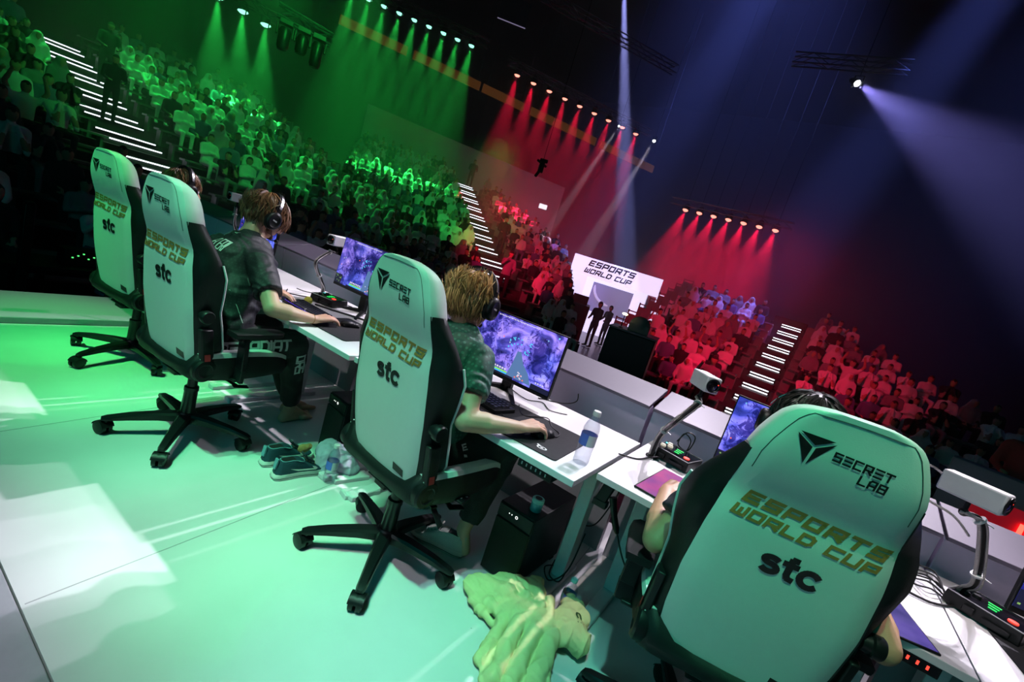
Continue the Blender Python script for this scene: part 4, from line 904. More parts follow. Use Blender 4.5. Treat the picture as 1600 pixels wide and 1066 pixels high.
def hair_mat(name, a, b_):
    out = []
    for i, f in enumerate((.25, .6, 1.0)):
        m = mat(name+('', ' mid', ' light')[i].replace(' ', '_'), tuple(p+(q-p)*f for p, q in zip(a, b_)), .38, namt=.25, nscale=60, spec=.4); out.append(m)
    return [out[1], out[0], out[2]]
M_hair_br = hair_mat('dark_brown_hair', (.035, .016, .008), (.30, .155, .07)); M_hair_bl = hair_mat('golden_brown_hair', (.10, .045, .014), (.78, .50, .20)); M_hair_k = hair_mat('black_hair', (.004, .004, .004), (.035, .03, .026))
M_eyew = mat('eye_white', (.8, .8, .8), .2); M_iris = mat('dark_iris', (.03, .02, .01), .2); M_lip = mat('lip', (.38, .13, .10), .5); M_brow = mat('brow_hair', (.05, .025, .012), .8)

def head_M(c, yaw, pitch, roll=0): return Matrix.Translation(Vector(c)) @ rotm('Z', yaw) @ rotm('X', pitch) @ rotm('Y', roll)
def xf(M, prims):
    out = []
    for p in prims:
        if p[0] == 'cap': out.append(('cap', M @ Vector(p[1]), M @ Vector(p[2]))+tuple(p[3:]))
        else: out.append((p[0], M @ Vector(p[1]), p[2], M.to_3x3().to_4x4()))
    return out
HEADP = [('ell', (0, -.012, .020), (.077, .097, .092)), ('ell', (0, .030, -.040), (.060, .068, .062)), ('cap', (-.025, .045, -.080), (.025, .045, -.080), .028, .028), ('cap', (0, .068, -.090), (0, .060, -.085), .018, .02),
         ('cap', (0, .088, .012), (0, .113, -.028), .009, .0145), ('ell', (.015, .098, -.034), (.009, .010, .007)), ('ell', (-.015, .098, -.034), (.009, .010, .007)), ('ell', (.034, .066, -.022), (.026, .025, .022)), ('ell', (-.034, .066, -.022), (.026, .025, .022)), ('cap', (-.035, .082, .022), (.035, .082, .022), .012, .012), ('ell', (0, .083, -.060), (.026, .014, .013)),
         ('ell', (.078, -.006, -.012), (.010, .021, .032)), ('ell', (-.078, -.006, -.012), (.010, .021, .032))]
def hand_prims(wr, kn, side, curl=35, down=(0, 0, -1), thumb=1, spread=.021, palm_r=.016):
    """wr wrist, kn knuckle centre, side = unit vector across the palm towards the thumb"""
    wr, kn = Vector(wr), Vector(kn); d = (kn-wr).normalized(); sd = Vector(side); sd = (sd-d*sd.dot(d)).normalized(); dn = Vector(down); dn = (dn-d*dn.dot(d)-sd*dn.dot(sd)).normalized()
    pr = []
    Ls = [(.030, .021, .018), (.040, .027, .020), (.043, .029, .021), (.039, .026, .020)]   # little .. index
    for i in range(4):
        off = (i-1.5)*spread; base = kn+sd*off-d*(.010*abs(i-2) if i < 2 else .004*(i-2))
        pr.append(('cap', wr+sd*off*.55+d*.008, base, .016, .0135))
        p = base; a = R_(8+curl*.35); dd = d; r0 = .0098
        for j, l in enumerate(Ls[i]):
            v = (d*math.cos(a)+dn*math.sin(a)); q = p+v*l+sd*(i-1.5)*.0022
            pr.append(('cap', p, q, r0, r0*.93)); p = q; r0 *= .92; a += R_(curl)
    t0 = wr+sd*.018*thumb+d*.018; t1 = t0+(d*.55+sd*.6*thumb+dn*.25).normalized()*.038; t2 = t1+(d*.9+sd*.2*thumb+dn*.25).normalized()*.032; t3 = t2+(d*.95-sd*.05+dn*.3).normalized()*.024
    pr += [('cap', t0, t1, .016, .0125), ('cap', t1, t2, .012, .0105), ('cap', t2, t3, .0105, .0085)]
    pr.append(('cap', wr-d*.015, wr+d*.02, .0235, .022, dict(sc=(1.1, .85))))
    return pr
def hair(name, M, mt, parent, n=1200, L=(.05, .09), vol=1.0, c=(0, -.014, .026), r=(.086, .106, .098), fringe=False, nape=-.35, seed=1, curl=.25, thick=.0032, lift=.35):
    rr = random.Random(seed); b = MB()
    crown = Vector((0, -.35, 1)).normalized()
    cnt = 0
    while cnt < n:
        z = rr.uniform(-.85, 1); a = rr.uniform(0, 2*PI); s = math.sqrt(1-z*z); d = Vector((s*math.cos(a), s*math.sin(a), z))
        if d.y > .30 and d.z < (.35 if fringe else .5): continue
        if d.y > -.1 and d.z < -.05 and abs(d.x) > .3 and d.y > .0: continue
        if d.z < nape and not (d.y < -.1 and d.z > nape-.35): continue
        cnt += 1
        p = Vector((c[0]+d.x*r[0], c[1]+d.y*r[1], c[2]+d.z*r[2]))
        t = (d-crown*d.dot(crown)); t = -crown+d*d.dot(crown) if t.length < .05 else t.normalized()
        t = (t-d*t.dot(d)).normalized(); sw = (noise.noise_vector(d*2.6+Vector((seed, 0, 0)))*2.6+Vector((rr.gauss(0, 1), rr.gauss(0, 1), rr.gauss(0, 1)))*.3)*curl
        t = (t+sw-d*sw.dot(d)).normalized(); l = rr.uniform(*L)*(1.15 if fringe and d.y > .2 else 1); pts = []; q = p-d*.006; v = (t+d*lift*rr.uniform(.4, 1.3)).normalized()
        side = t.cross(d)*rr.uniform(-.5, .5)
        for k in range(6):
            pts.append(q); q = q+v*(l/5); v = (v+Vector((0, 0, -.10))-d*.22+side*.35).normalized()
            rel = Vector(((q.x-c[0])/r[0], (q.y-c[1])/r[1], (q.z-c[2])/r[2]))
            if rel.length < 1.0: q = Vector((c[0]+rel.x/rel.length*r[0], c[1]+rel.y/rel.length*r[1], c[2]+rel.z/rel.length*r[2]))
        b.tube(pts, [thick*.6, thick, thick*1.05, thick*.85, thick*.55, .0004], 4, M=M, m=rr.choice((0, 0, 1, 2)))
    # scalp cap under the strands
    rings = []
    for i in range(10):
        zz = -.45+1.44*i/9; s = math.sqrt(max(0.0004, 1-min(1, zz)**2))
        ring = []
        for k in range(24):
            a = 2*PI*k/24; x = s*math.cos(a); y = s*math.sin(a)
            if y > .2 and zz < .45: y = .2
            ring.append((c[0]+x*r[0]*.985, c[1]+y*r[1]*.985, c[2]+zz*r[2]*.985))
        rings.append(ring)
    b.rings(rings, M=M)
    return b.build(name, mt, parent, autos=80)
def headset(label, M, mic=True, group='black headsets'):
    t = thing('headset', label, 'headset', M.translation, 0, group); m = Matrix.Translation(-M.translation) @ M
    b = MB(); arcp = [(.098*math.sin(R_(a)), -.012, .022+.106*math.cos(R_(a))) for a in range(-100, 101, 8)]
    rs = []
    for i, p in enumerate(arcp):
        a = R_(-100+8*i); o = Vector((math.sin(a), 0, math.cos(a))); P = Vector(p)
        rs.append([P+Vector((0, -.018, 0)), P+Vector((0, .018, 0)), P+Vector((0, .014, 0))+o*.010, P+Vector((0, -.014, 0))+o*.010])
    b.rings(rs, M=m); band = b.build('headband', M_plastic_k, t)
    for s in (-1, 1):
        b = MB(); b.rings([[Vector(((.106+.003)*math.sin(a)*1.02, -.012+y, .022+.118*math.cos(a))) for y in (-.007, .007)]+[Vector(((.106+.005)*math.sin(a)*1.02, -.012+y, .022+.120*math.cos(a))) for y in (.007, -.007)] for a in [s*R_(25+5*k) for k in range(11)]], M=m)
        b.build('metal_slider', M_chrome, band)
        b = MB(); Mc = m @ Matrix.Translation((s*.092, -.008, -.016)) @ rotm('Y', 90*s) @ Matrix.Diagonal((1.12, .92, 1, 1)); b.lathe([(.001, -.012), (.030, -.014), (.040, -.010), (.043, -.002), (.041, .006), (.030, .008)], 26, M=Mc); b.build('ear_cushion', M_pad, t)
        b = MB(); b.lathe([(.001, .004), (.040, .004), (.043, .008), (.043, .022), (.039, .030), (.030, .034), (.026, .031), (.001, .031)], 30, M=Mc); cup = b.build('ear_cup', M_plastic_k, t)
        b = MB(); b.add([Mc @ Vector(q) for q in ((-.004, -.012, .0318), (.002, -.012, .0318), (.002, .012, .0318), (-.004, .012, .0318))], [(0, 1, 2, 3)]); b.build('cup_print', mat('pale_grey_print', (.6, .6, .6), .5), cup, smooth=False)
    if mic:
        b = MB(); pts = smoothpath([(-.098, .01, -.04), (-.090, .06, -.075), (-.05, .105, -.085), (-.012, .122, -.080)], 6); b.tube(pts, .0028, 6, M=m); b.ball((0, .122, -.079), (.014, .011, .011), n=8, M=m); b.build('microphone_boom', M_plastic_k, t)
    return t
def person(label, P, skin=M_skin, shirt_m=M_jer_k, pants=True, fold=3, voxel=.0048, shoes=None, shirt_tex=None, face=True):
    t = thing('person', label, 'person', P['pelvis'][:2]+(0,), 0, 'seated players'); O = Vector(t.location)
    g = {k: Vector(v)-O for k, v in P.items() if isinstance(v, tuple)}
    HM = head_M(tuple(g['head']), P.get('hy', 0), P.get('hp', 0), P.get('hr', 0))
    pr = xf(HM, HEADP)
    nb = g['neck']; hb = HM @ Vector((0, -.028, -.055))
    pr += [('cap', nb, hb, .058, .052), ('cap', nb-Vector((0, .0, .03)), nb, .07, .058)]
    pr += [('cap', g['pelvis'], g['mid'], .125, .115, dict(sc=(1.15, .8))), ('cap', g['mid'], g['chest'], .115, .125, dict(sc=(1.2, .8))), ('cap', g['chest'], nb, .12, .06, dict(sc=(1.2, .75))), ('cap', g['shL'], g['shR'], .052, .052)]
    for s in 'LR':
        pr += [('cap', g['sh'+s], g['el'+s], .050, .041), ('cap', g['el'+s], g['wr'+s]*.35+g['el'+s]*.65, .042, .043), ('cap', g['wr'+s]*.35+g['el'+s]*.65, g['wr'+s], .043, .026, dict(sc=(1.1, .9)))]
        sd = Vector(P.get('side'+s, (-1 if s == 'R' else 1, 0, 0)))
        pr += hand_prims(g['wr'+s], g['kn'+s], sd, P.get('curl'+s, 28))
        pr += [('cap', g['hip'+s], g['knee'+s], .075, .052), ('cap', g['knee'+s], g['ank'+s], .050, .034)]
        hd = (g['toe'+s]-g['ank'+s]); hd.z = 0; L = hd.length; hd.normalize(); fz = .03
        heel = Vector((g['ank'+s].x, g['ank'+s].y, .032))-hd*.035; ball = heel+hd*.15; ball.z = .026
        if P.get('bare'):
            pr += [('cap', g['ank'+s], heel, .033, .030), ('cap', g['ank'+s], ball, .030, .024), ('cap', heel, ball, .028, .026)]
            sdv = Vector((-hd.y, hd.x, 0))
            for k in range(5):
                o = (k-2)*.019*(1 if s == 'R' else -1); r = [.0085, .0090, .0095, .010, .014][k]
                pr += [('cap', ball+sdv*o*.8-hd*.03, ball+sdv*o, .017, .014), ('cap', ball+sdv*o, ball+sdv*o+hd*(.040+.006*k)+Vector((0, 0, -.010)), r*1.1, r)]
        else: pr += [('cap', g['ank'+s], heel, .032, .028), ('cap', heel, ball, .026, .024)]
    body = organic('body', pr, voxel, skin, t, smooth_it=4)
    # shirt
    sp = [('cap', g['pelvis']+Vector((0, 0, -.01)), g['mid'], .148, .140, dict(sc=(1.18, .86))), ('cap', g['mid'], g['chest'], .142, .152, dict(sc=(1.2, .82))), ('cap', g['chest'], (g['chest']+nb)/2, .15, .11, dict(sc=(1.25, .75))), ('cap', (g['chest']+nb)/2, nb-Vector((0, 0, .012)), .105, .074, dict(flat1=True)), ('cap', g['shL'], g['shR'], .066, .066), ('ell', (g['shL']+g['shR'])/2-Vector((0, .01, .05)), (.17, .10, .11))]
    for s in 'LR':
        f = P.get('sleeve', .62); e = g['sh'+s]*(1-f)+g['el'+s]*f
        sp += [('cap', g['sh'+s], e, .068, .070, dict(flat1=True))]
    shirt = organic('jersey', sp, .0065, shirt_m, t, smooth_it=5, disp=folds(60, .0045, (.3, .6, 1), fold))
    if pants:
        pp = [('ell', g['pelvis']+Vector((0, .01, -.02)), (.185, .125, .10))]
        for s in 'LR':
            k = g['knee'+s]; a = g['ank'+s]; e = a+(k-a)*.12
            pp += [('cap', g['hip'+s], k, .100, .078), ('cap', k, e, .076, .056, dict(flat1=True))]
        organic('trousers', pp, .0075, M_trk, t, smooth_it=5, disp=folds(50, .006, (1, .8, .3), fold+2))
    if face:
        Mh = HM
        for s in (-1, 1):
            b = MB(); b.ball((0, 0, 0), .0115, n=10, M=Mh @ Matrix.Translation((s*.031, .077, .006))); e = b.build('eye', M_eyew, t)
            b = MB(); b.ball((0, 0, 0), (.0055, .003, .0055), n=8, M=Mh @ Matrix.Translation((s*.031, .0875, .005))); b.build('iris', M_iris, e)
            b = MB(); b.tube([Mh @ Vector(q) for q in ((s*.014, .096, .028), (s*.032, .095, .034), (s*.050, .083, .028))], [.003, .004, .0015], 6); b.build('eyebrow', M_brow, t)
        b = MB(); b.tube([Mh @ Vector(q) for q in ((-.022, .086, -.060), (-.008, .0965, -.057), (0, .097, -.058), (.008, .0965, -.057), (.022, .086, -.060))], [.001, .004, .0038, .004, .001], 6, flat=.8); b.build('lips', M_lip, t)
    return t, HM, shirt

# the blond player
P3 = dict(pelvis=(-1.19, 1.575, .575), mid=(-1.19, 1.56, .78), chest=(-1.195, 1.555, .93), neck=(-1.21, 1.61, 1.06), head=(-1.235, 1.655, 1.185), hy=3, hp=-14, hr=-4,
    shR=(-1.045, 1.55, .985), shL=(-1.36, 1.56, .995), elR=(-.925, 1.405, .79), elL=(-1.50, 1.45, .80), wrR=(-.805, 1.615, .786), wrL=(-1.33, 1.67, .79), knR=(-.775, 1.70, .798), knL=(-1.27, 1.745, .80), sideR=(-1, .25, 0), sideL=(1, -.6, 0), curlR=34, curlL=30,
    hipR=(-1.09, 1.58, .56), hipL=(-1.29, 1.58, .56), kneeR=(-.97, 1.88, .575), kneeL=(-1.38, 1.90, .56), ankR=(-1.01, 1.79, .13), ankL=(-1.36, 1.96, .11), toeR=(-1.25, 1.70, .03), toeL=(-1.38, 2.15, .03), sleeve=.62)
p3, HM3, sh3 = person('person with golden brown hair in a dark green dotted jersey, right hand on a mouse', P3, M_skin, M_jer_g)
W3 = Matrix.Translation(p3.location)
hair('hair', HM3, M_hair_bl, p3, n=1500, L=(.09, .15), seed=3, nape=-.80, curl=.16, lift=.04, thick=.0040, r=(.090, .110, .100), c=(0, -.018, .022))
headset('black headset on the golden brown hair of the middle player', W3 @ HM3 @ Matrix.Diagonal((1.06, 1.05, 1.06, 1)))
# shoe on the right foot
sh = shoe('sneaker', 'pale grey running shoe on the foot under the middle chair', -1.105, 1.755, 105, mat('pale_grey_knit', (.42, .42, .38), .8, bump=.5, bscale=200), mat('cream_sole', (.5, .48, .42), .6), 'shoes worn by the blond player', mark=False, scale=.98)
shoe('sneaker', 'pale grey running shoe on the far foot of the blond player', -1.37, 2.03, 3, MATS['pale_grey_knit'], MATS['cream_sole'], 'shoes worn by the blond player', mark=False, scale=.98)
b = MB(); o3 = p3.location
# small print on the trousers
bv = bvh_of([c_ for c_ in p3.children if c_.name.startswith('trousers')][0]); tr3 = [c_ for c_ in p3.children if c_.name.startswith('trousers')][0]
fn = decal_fn(bv, Vector((-.985, 1.58, .60))-o3, (-.1, .7, .1), (-.2, -.1, 1), .003)
b = MB(); put_text(b, 'E', 0, 0, .022, .016, .006, fn); b.add([fn(-.008, -.03), fn(.006, -.034), fn(.004, -.022), fn(-.008, -.018)], [(0, 1, 2, 3)]); b.build('small_print', M_white, tr3, smooth=False)

# the player in the black named jersey
P2 = dict(pelvis=(-2.50, 1.32, .58), mid=(-2.54, 1.345, .78), chest=(-2.60, 1.40, .94), neck=(-2.69, 1.475, 1.09), head=(-2.725, 1.55, 1.21), hy=-4, hp=-24, hr=-3,
    shR=(-2.46, 1.42, .985), shL=(-2.82, 1.38, .985), elR=(-2.20, 1.375, .812), elL=(-2.86, 1.42, .80), wrR=(-2.165, 1.60, .778), wrL=(-2.66, 1.60, .80), knR=(-2.175, 1.70, .790), knL=(-2.585, 1.675, .805), sideR=(-1, 0, 0), sideL=(1, -.7, 0), curlR=24, curlL=26,
    hipR=(-2.40, 1.34, .565), hipL=(-2.60, 1.34, .565), kneeR=(-2.345, 1.64, .575), kneeL=(-2.68, 1.68, .56), ankR=(-2.48, 1.80, .095), ankL=(-2.60, 1.88, .085), toeR=(-2.50, 2.02, .03), toeL=(-2.64, 2.15, .03), bare=True, sleeve=.70)
p2, HM2, sh2 = person('person with dark brown hair and headset in a black named jersey, leaning over a mouse', P2, M_skin, M_jer_k, fold=8)
hair('hair', HM2, M_hair_br, p2, n=1500, L=(.06, .12), seed=5, nape=-.80, curl=.36, lift=.28, thick=.0042, r=(.092, .114, .106), c=(0, -.012, .026), fringe=True)
W2 = Matrix.Translation(p2.location); headset('black headset on the dark brown hair of the player in the named jersey', W2 @ HM2 @ Matrix.Diagonal((1.08, 1.05, 1.08, 1)))
beard = organic('beard', xf(HM2, [('cap', (-.050, .030, -.062), (-.020, .072, -.088), .017, .016), ('cap', (.050, .030, -.062), (.020, .072, -.088), .017, .016), ('cap', (-.02, .074, -.088), (.02, .074, -.088), .017, .017), ('cap', (-.02, .094, -.050), (.02, .094, -.050), .004, .004)]), .0035, mat('short_beard', (.10, .045, .02), .8, bump=.8, bscale=500), p2, smooth_it=2)
b = MB(); wr = Vector(P2['wrR'])-p2.location; dd = (Vector(P2['elR'])-Vector(P2['wrR'])).normalized(); c0 = wr+dd*.015; a_ = dd.cross(Vector((0, 0, 1))).normalized(); b_ = a_.cross(dd)
b.tube([c0+(a_*math.cos(2*PI*k/20)*.031+b_*math.sin(2*PI*k/20)*.026) for k in range(21)], .0014, 5); b.build('bracelet', M_gold, p2)
o2 = p2.location; bv = bvh_of(sh2)
fn = decal_fn(bv, Vector((-2.685, 1.30, 1.02))-o2, (1, .10, -.02), (-.12, .45, .85), .003)
b = MB(); put_text(b, 'SELERI', .040, -.035, .066, .118, .0072, fn, gap=1.9, shear=.12); b.build('name_lettering', M_white, sh2, smooth=False)
fn = decal_fn(bv, Vector((-2.64, 1.40, 1.09))-o2, (1, .3, -.1), (0, .8, .5), .003)
b = MB(); b.tube([fn(-.13, -.02), fn(-.08, -.005), fn(-.03, -.012), fn(0, -.012)], .0016, 4); b.build('shoulder_piping', M_white, sh2)
fn = decal_fn(bv, Vector((-2.36, 1.24, .74))-o2, (.2, 1, .35), (0, -.2, 1), .002)
b = MB(); b.tube([fn(-.09, .02), fn(-.02, .05), fn(.05, .08), fn(.06, .0), fn(.065, -.08)], .0013, 4); b.build('side_piping', M_white, sh2)
tr2 = [c_ for c_ in p2.children if c_.name.startswith('trousers')][0]; bv = bvh_of(tr2)
fn = decal_fn(bv, Vector((-2.28, 1.44, .585))-o2, (-.12, 1, .02), (-.35, 0, 1), .003)
b = MB(); put_text(b, 'GLADIAT', -.02, -.03, .052, .30, .012, fn, gap=1.5); b.build('trouser_lettering', mat('pale_print', (.5, .52, .55), .6), tr2, smooth=False)
fn = decal_fn(bv, Vector((-2.31, 1.68, .44))-o2, (-.1, .25, -1), (.2, 1, .2), .003)
b = MB(); put_text(b, 'ORS', -.02, -.02, .045, .13, .011, fn, gap=1.5); b.build('knee_lettering', MATS['pale_print'], tr2, smooth=False)

# far player, hidden by the second chair except hair and shoulder
def shifted(base, dx, dy, **over):
    q = {k: ((v[0]+dx, v[1]+dy, v[2]) if isinstance(v, tuple) and not k.startswith('side') else v) for k, v in base.items()}; q.update(over); return q
P1 = shifted(P3, -2.48, -.13, hy=6, hp=-8, bare=False)
p1, HM1, s1_ = person('person with brown hair and dark jersey, mostly hidden by the second farthest chair', P1, M_skin2, M_jer_n, voxel=.008)
hair('hair', HM1, M_hair_br, p1, n=900, seed=9, thick=.0036); headset('black headset on the head showing behind the second chair', Matrix.Translation(p1.location) @ HM1 @ Matrix.Diagonal((1.06, 1.05, 1.06, 1)), mic=False)
# nearest player, in front of the big chair
P4 = dict(pelvis=(.075, 1.62, .575), mid=(.07, 1.66, .78), chest=(.07, 1.71, .90), neck=(.07, 1.745, 1.02), head=(.075, 1.775, 1.165), hy=5, hp=-12,
    shR=(.225, 1.73, .955), shL=(-.07, 1.72, .950), elR=(.425, 1.60, .73), elL=(-.185, 1.535, .70), wrR=(.40, 1.80, .775), wrL=(-.235, 1.775, .775), knR=(.39, 1.885, .79), knL=(-.205, 1.855, .792), sideR=(-1, 0, 0), sideL=(1, -.3, 0), curlR=25, curlL=28,
    hipR=(.17, 1.68, .56), hipL=(-.03, 1.68, .56), kneeR=(.22, 2.05, .56), kneeL=(-.13, 2.05, .55), ankR=(.20, 2.08, .11), ankL=(-.13, 2.10, .11), toeR=(.22, 2.25, .03), toeL=(-.15, 2.27, .03), sleeve=.72)
p4, HM4, s4_ = person('person with black hair mostly hidden behind the nearest chair, elbow on its armrest', P4, M_skin2, M_jer_n, fold=4)
hair('hair', HM4, M_hair_k, p4, n=1300, seed=12, L=(.05, .085), thick=.0026, r=(.096, .114, .106), curl=.3); headset('black headset on the black haired player behind the nearest headrest', Matrix.Translation(p4.location) @ HM4 @ Matrix.Diagonal((1.08, 1.0, .86, 1)), mic=False)
b = MB(); o4 = p4.location; g0 = Vector(P4['shL'])*.30+Vector(P4['elL'])*.70-o4; dd = (Vector(P4['elL'])-Vector(P4['shL'])).normalized(); a_ = dd.cross(Vector((0, 0, 1))).normalized(); b_ = a_.cross(dd)
b.tube([g0-dd*.014+(a_*math.cos(R_(k))*.073+b_*math.sin(R_(k))*.073) for k in range(100, 260, 10)], .0022, 5); b.build('sleeve_stripe', mat('pale_blue_stripe', (.2, .6, .75), .5), s4_)
# player beyond the right edge: only a hand and forearm reach into the picture
P5 = shifted(P4, 1.32, .0, elL=(1.02, 1.72, .775), wrL=(.90, 1.92, .785), knL=(.865, 2.0, .800), sideL=(1, .3, 0))
p5, HM5, s5_ = person('person beyond the bottom right corner, only a hand on a black mouse showing', P5, M_skin2, M_jer_n, voxel=.006)
hair('hair', HM5, M_hair_k, p5, n=500, seed=15, thick=.004)
gaming_chair('white backed gaming chair standing beyond the right edge of the picture', 1.44, 1.60, 5, 10, (.64, .64))

# ---------------------------------------------------------------- the arena
def polar(az, d, z=0.0): return Vector((-math.sin(R_(az))*d, math.cos(R_(az))*d, z))
M_wall = mat('dark_navy_drape', (.02, .02, .028), .9); M_floor2 = mat('dark_glossy_floor', (.10, .085, .085), .32, bump=.9, bscale=9, namt=.5, nscale=5)
M_tier = mat('dark_bleacher_deck', (.03, .03, .032), .7); M_bench = mat('grey_bench', (.16, .16, .17), .4); M_lightwall = mat('pale_fabric_wall', (.5, .5, .52), .9)
M_steel = mat('dull_truss_steel', (.10, .10, .11), .4, metal=.6)
X0, X1, Y0, Y1, ZC = -37, 30, -12, 42, 17
b = MB(); b.box(((X0+X1)/2, (Y0+Y1)/2, FZ-.1), (X1-X0, Y1-Y0, .2)); struct('floor_arena', b, M_floor2)
b = MB(); b.box(((X0+X1)/2, (Y0+Y1)/2, ZC+.1), (X1-X0, Y1-Y0, .2)); struct('ceiling', b, M_wall)
for nm, c, d in (('wall_left', (X0-.1, (Y0+Y1)/2, (ZC+FZ)/2), (.2, Y1-Y0, ZC-FZ)), ('wall_right', (X1+.1, (Y0+Y1)/2, (ZC+FZ)/2), (.2, Y1-Y0, ZC-FZ)), ('wall_back', ((X0+X1)/2, Y1+.1, (ZC+FZ)/2), (X1-X0, .2, ZC-FZ)), ('wall_front', ((X0+X1)/2, Y0-.1, (ZC+FZ)/2), (X1-X0, .2, ZC-FZ))):
    b = MB(); b.box(c, d); struct(nm, b, M_wall)
# haze hanging over the seating, in front of the stage
hz = bpy.data.materials.new('stage_haze'); hz.use_nodes = True; nt = hz.node_tree; nt.nodes.clear(); out = nt.nodes.new('ShaderNodeOutputMaterial'); vs = nt.nodes.new('ShaderNodeVolumeScatter')
vs.inputs['Density'].default_value = HAZE; vs.inputs['Anisotropy'].default_value = .25; nt.links.new(vs.outputs[0], out.inputs['Volume'])
b = MB(); b.prism([(X0+.3, -9), (-8.0, -9), (-8.0, 10.6), (X1-.3, 10.6), (X1-.3, Y1-.3), (X0+.3, Y1-.3)], FZ+.02, ZC-.05)
o = b.build('haze', hz, smooth=False); tag(o, 'thin stage haze hanging in the air of the hall', 'haze', None, 'stuff')

ORD = ['front', 'second', 'third', 'fourth', 'fifth', 'sixth', 'seventh', 'eighth', 'ninth', 'tenth', 'eleventh', 'twelfth', 'thirteenth', 'fourteenth', 'fifteenth', 'sixteenth', 'seventeenth', 'eighteenth', 'nineteenth', 'twentieth']
# --- spectators: a few seated figures, then copied seat by seat
M_sp = {k: mat(k, v, .85) for k, v in dict(crowd_white_cloth=(.74, .74, .76), crowd_black_cloth=(.02, .02, .025), crowd_grey_cloth=(.24, .24, .27), crowd_blue_cloth=(.12, .16, .30), crowd_skin=(.42, .25, .17), crowd_hair=(.02, .015, .012), crowd_red_cloth=(.5, .05, .05)).items()}
def figure(name, pose, top, leg, scarf=False, stand=False, voxel=.030, dec=.42):
    p = []
    if stand:
        p += [('cap', (0, 0, .95), (0, .0, 1.30), .14, .15, dict(sc=(1.1, .75))), ('cap', (-.16, 0, 1.40), (.16, 0, 1.40), .065, .065), ('cap', (0, 0, 1.42), (0, .01, 1.52), .055, .05), ('ell', (0, .02, 1.62), (.082, .10, .12))]
        for s in (-1, 1): p += [('cap', (s*.09, 0, .90), (s*.11, .02, .48), .085, .06), ('cap', (s*.11, .02, .48), (s*.11, 0, .08), .058, .045), ('cap', (s*.11, -.02, .045), (s*.12, .16, .04), .042, .035)]
        oz = .42
    else:
        p += [('cap', (0, 0, .53), (0, .02, .90), .145, .155, dict(sc=(1.12, .75))), ('cap', (-.165, .02, .985), (.165, .02, .985), .068, .068), ('cap', (0, .02, 1.0), (0, .035, 1.10), .055, .05), ('ell', (0, .045, 1.195), (.082, .10, .122))]
        for s in (-1, 1): p += [('cap', (s*.09, .0, .515), (s*.12, .40, .50), .088, .066), ('cap', (s*.12, .40, .49), (s*.12, .38, .09), .060, .045), ('cap', (s*.12, .36, .045), (s*.13, .52, .04), .042, .034)]
        oz = 0
    for s in (-1, 1):
        sh = (s*.20, .02, .965+oz)
        if pose == 'lap' or (pose == 'phone' and s < 0): e, h = (s*.25, .06, .70+oz), (s*.12, .28, .62+oz)
        elif pose == 'phone': e, h = (s*.26, .18, .84+oz), (s*.12, .34, 1.10+oz)
        elif pose == 'chin': e, h = (s*.16, .34, .66+oz), (s*.06, .16, 1.02+oz)
        elif pose == 'up': e, h = (s*.30, .08, 1.18+oz), (s*.22, .12, 1.44+oz)
        else: e, h = (s*.24, .10, .74+oz), (-s*.06, .20, .80+oz)
        p += [('cap', sh, e, .055, .046), ('cap', e, h, .045, .034), ('ell', h, (.042, .042, .042))]
    if scarf: p += [('ell', (0, .005, 1.19+oz), (.115, .105, .125)), ('cap', (-.09, -.01, 1.14+oz), (-.13, .0, .98+oz), .05, .06), ('cap', (.09, -.01, 1.14+oz), (.13, .0, .98+oz), .05, .06)]
    hd = 1.09+oz; hip = .62+(.30 if stand else 0)
    hands = [(1 if s > 0 else -1) for s in (1, -1)]
    def mf(c, n):
        if c.z > hd:
            if scarf: return 2 if (c.y > .10 and c.z < 1.26+oz and abs(c.x) < .06) else 0
            if abs(c.x) > .13: return 2
            return 3 if (c.z > 1.235+oz or (c.y < .03 and c.z > 1.12+oz)) else 2
        if pose != 'lap' and c.y > .26 and c.z > .70+oz and not stand: return 2
        if pose == 'lap' and c.y > .25 and .56 < c.z-oz < .67 and abs(c.x) < .17 and n.z > .2: return 2
        return 0 if c.z > hip else 1
    me = organic(name, p, voxel, [top, leg, M_sp['crowd_skin'], M_sp['crowd_hair']], 'mesh', smooth_it=2, dec=dec, matfn=mf)
    return me
c_ = M_sp
VAR = [(figure('spectator', 'lap', c_['crowd_white_cloth'], c_['crowd_white_cloth'], True), 'in white robe and headscarf'), (figure('spectator', 'cross', c_['crowd_white_cloth'], c_['crowd_white_cloth']), 'bareheaded in white robe'),
       (figure('spectator', 'lap', c_['crowd_black_cloth'], c_['crowd_black_cloth']), 'all in black'), (figure('spectator', 'chin', c_['crowd_white_cloth'], c_['crowd_black_cloth']), 'in white shirt leaning forward'),
       (figure('spectator', 'cross', c_['crowd_grey_cloth'], c_['crowd_black_cloth']), 'in grey top'), (figure('spectator', 'phone', c_['crowd_white_cloth'], c_['crowd_blue_cloth']), 'in white shirt and blue trousers'),
       (figure('spectator', 'lap', c_['crowd_blue_cloth'], c_['crowd_black_cloth']), 'in blue top'), (figure('spectator', 'chin', c_['crowd_black_cloth'], c_['crowd_grey_cloth']), 'in black top and grey trousers'),
       (figure('spectator', 'lap', c_['crowd_grey_cloth'], c_['crowd_black_cloth'], True), 'with grey headscarf'), (figure('spectator', 'up', c_['crowd_white_cloth'], c_['crowd_black_cloth']), 'in white shirt, arms raised')]
WEI = [14, 16, 15, 10, 12, 9, 8, 8, 5, 3]
SEATS = []
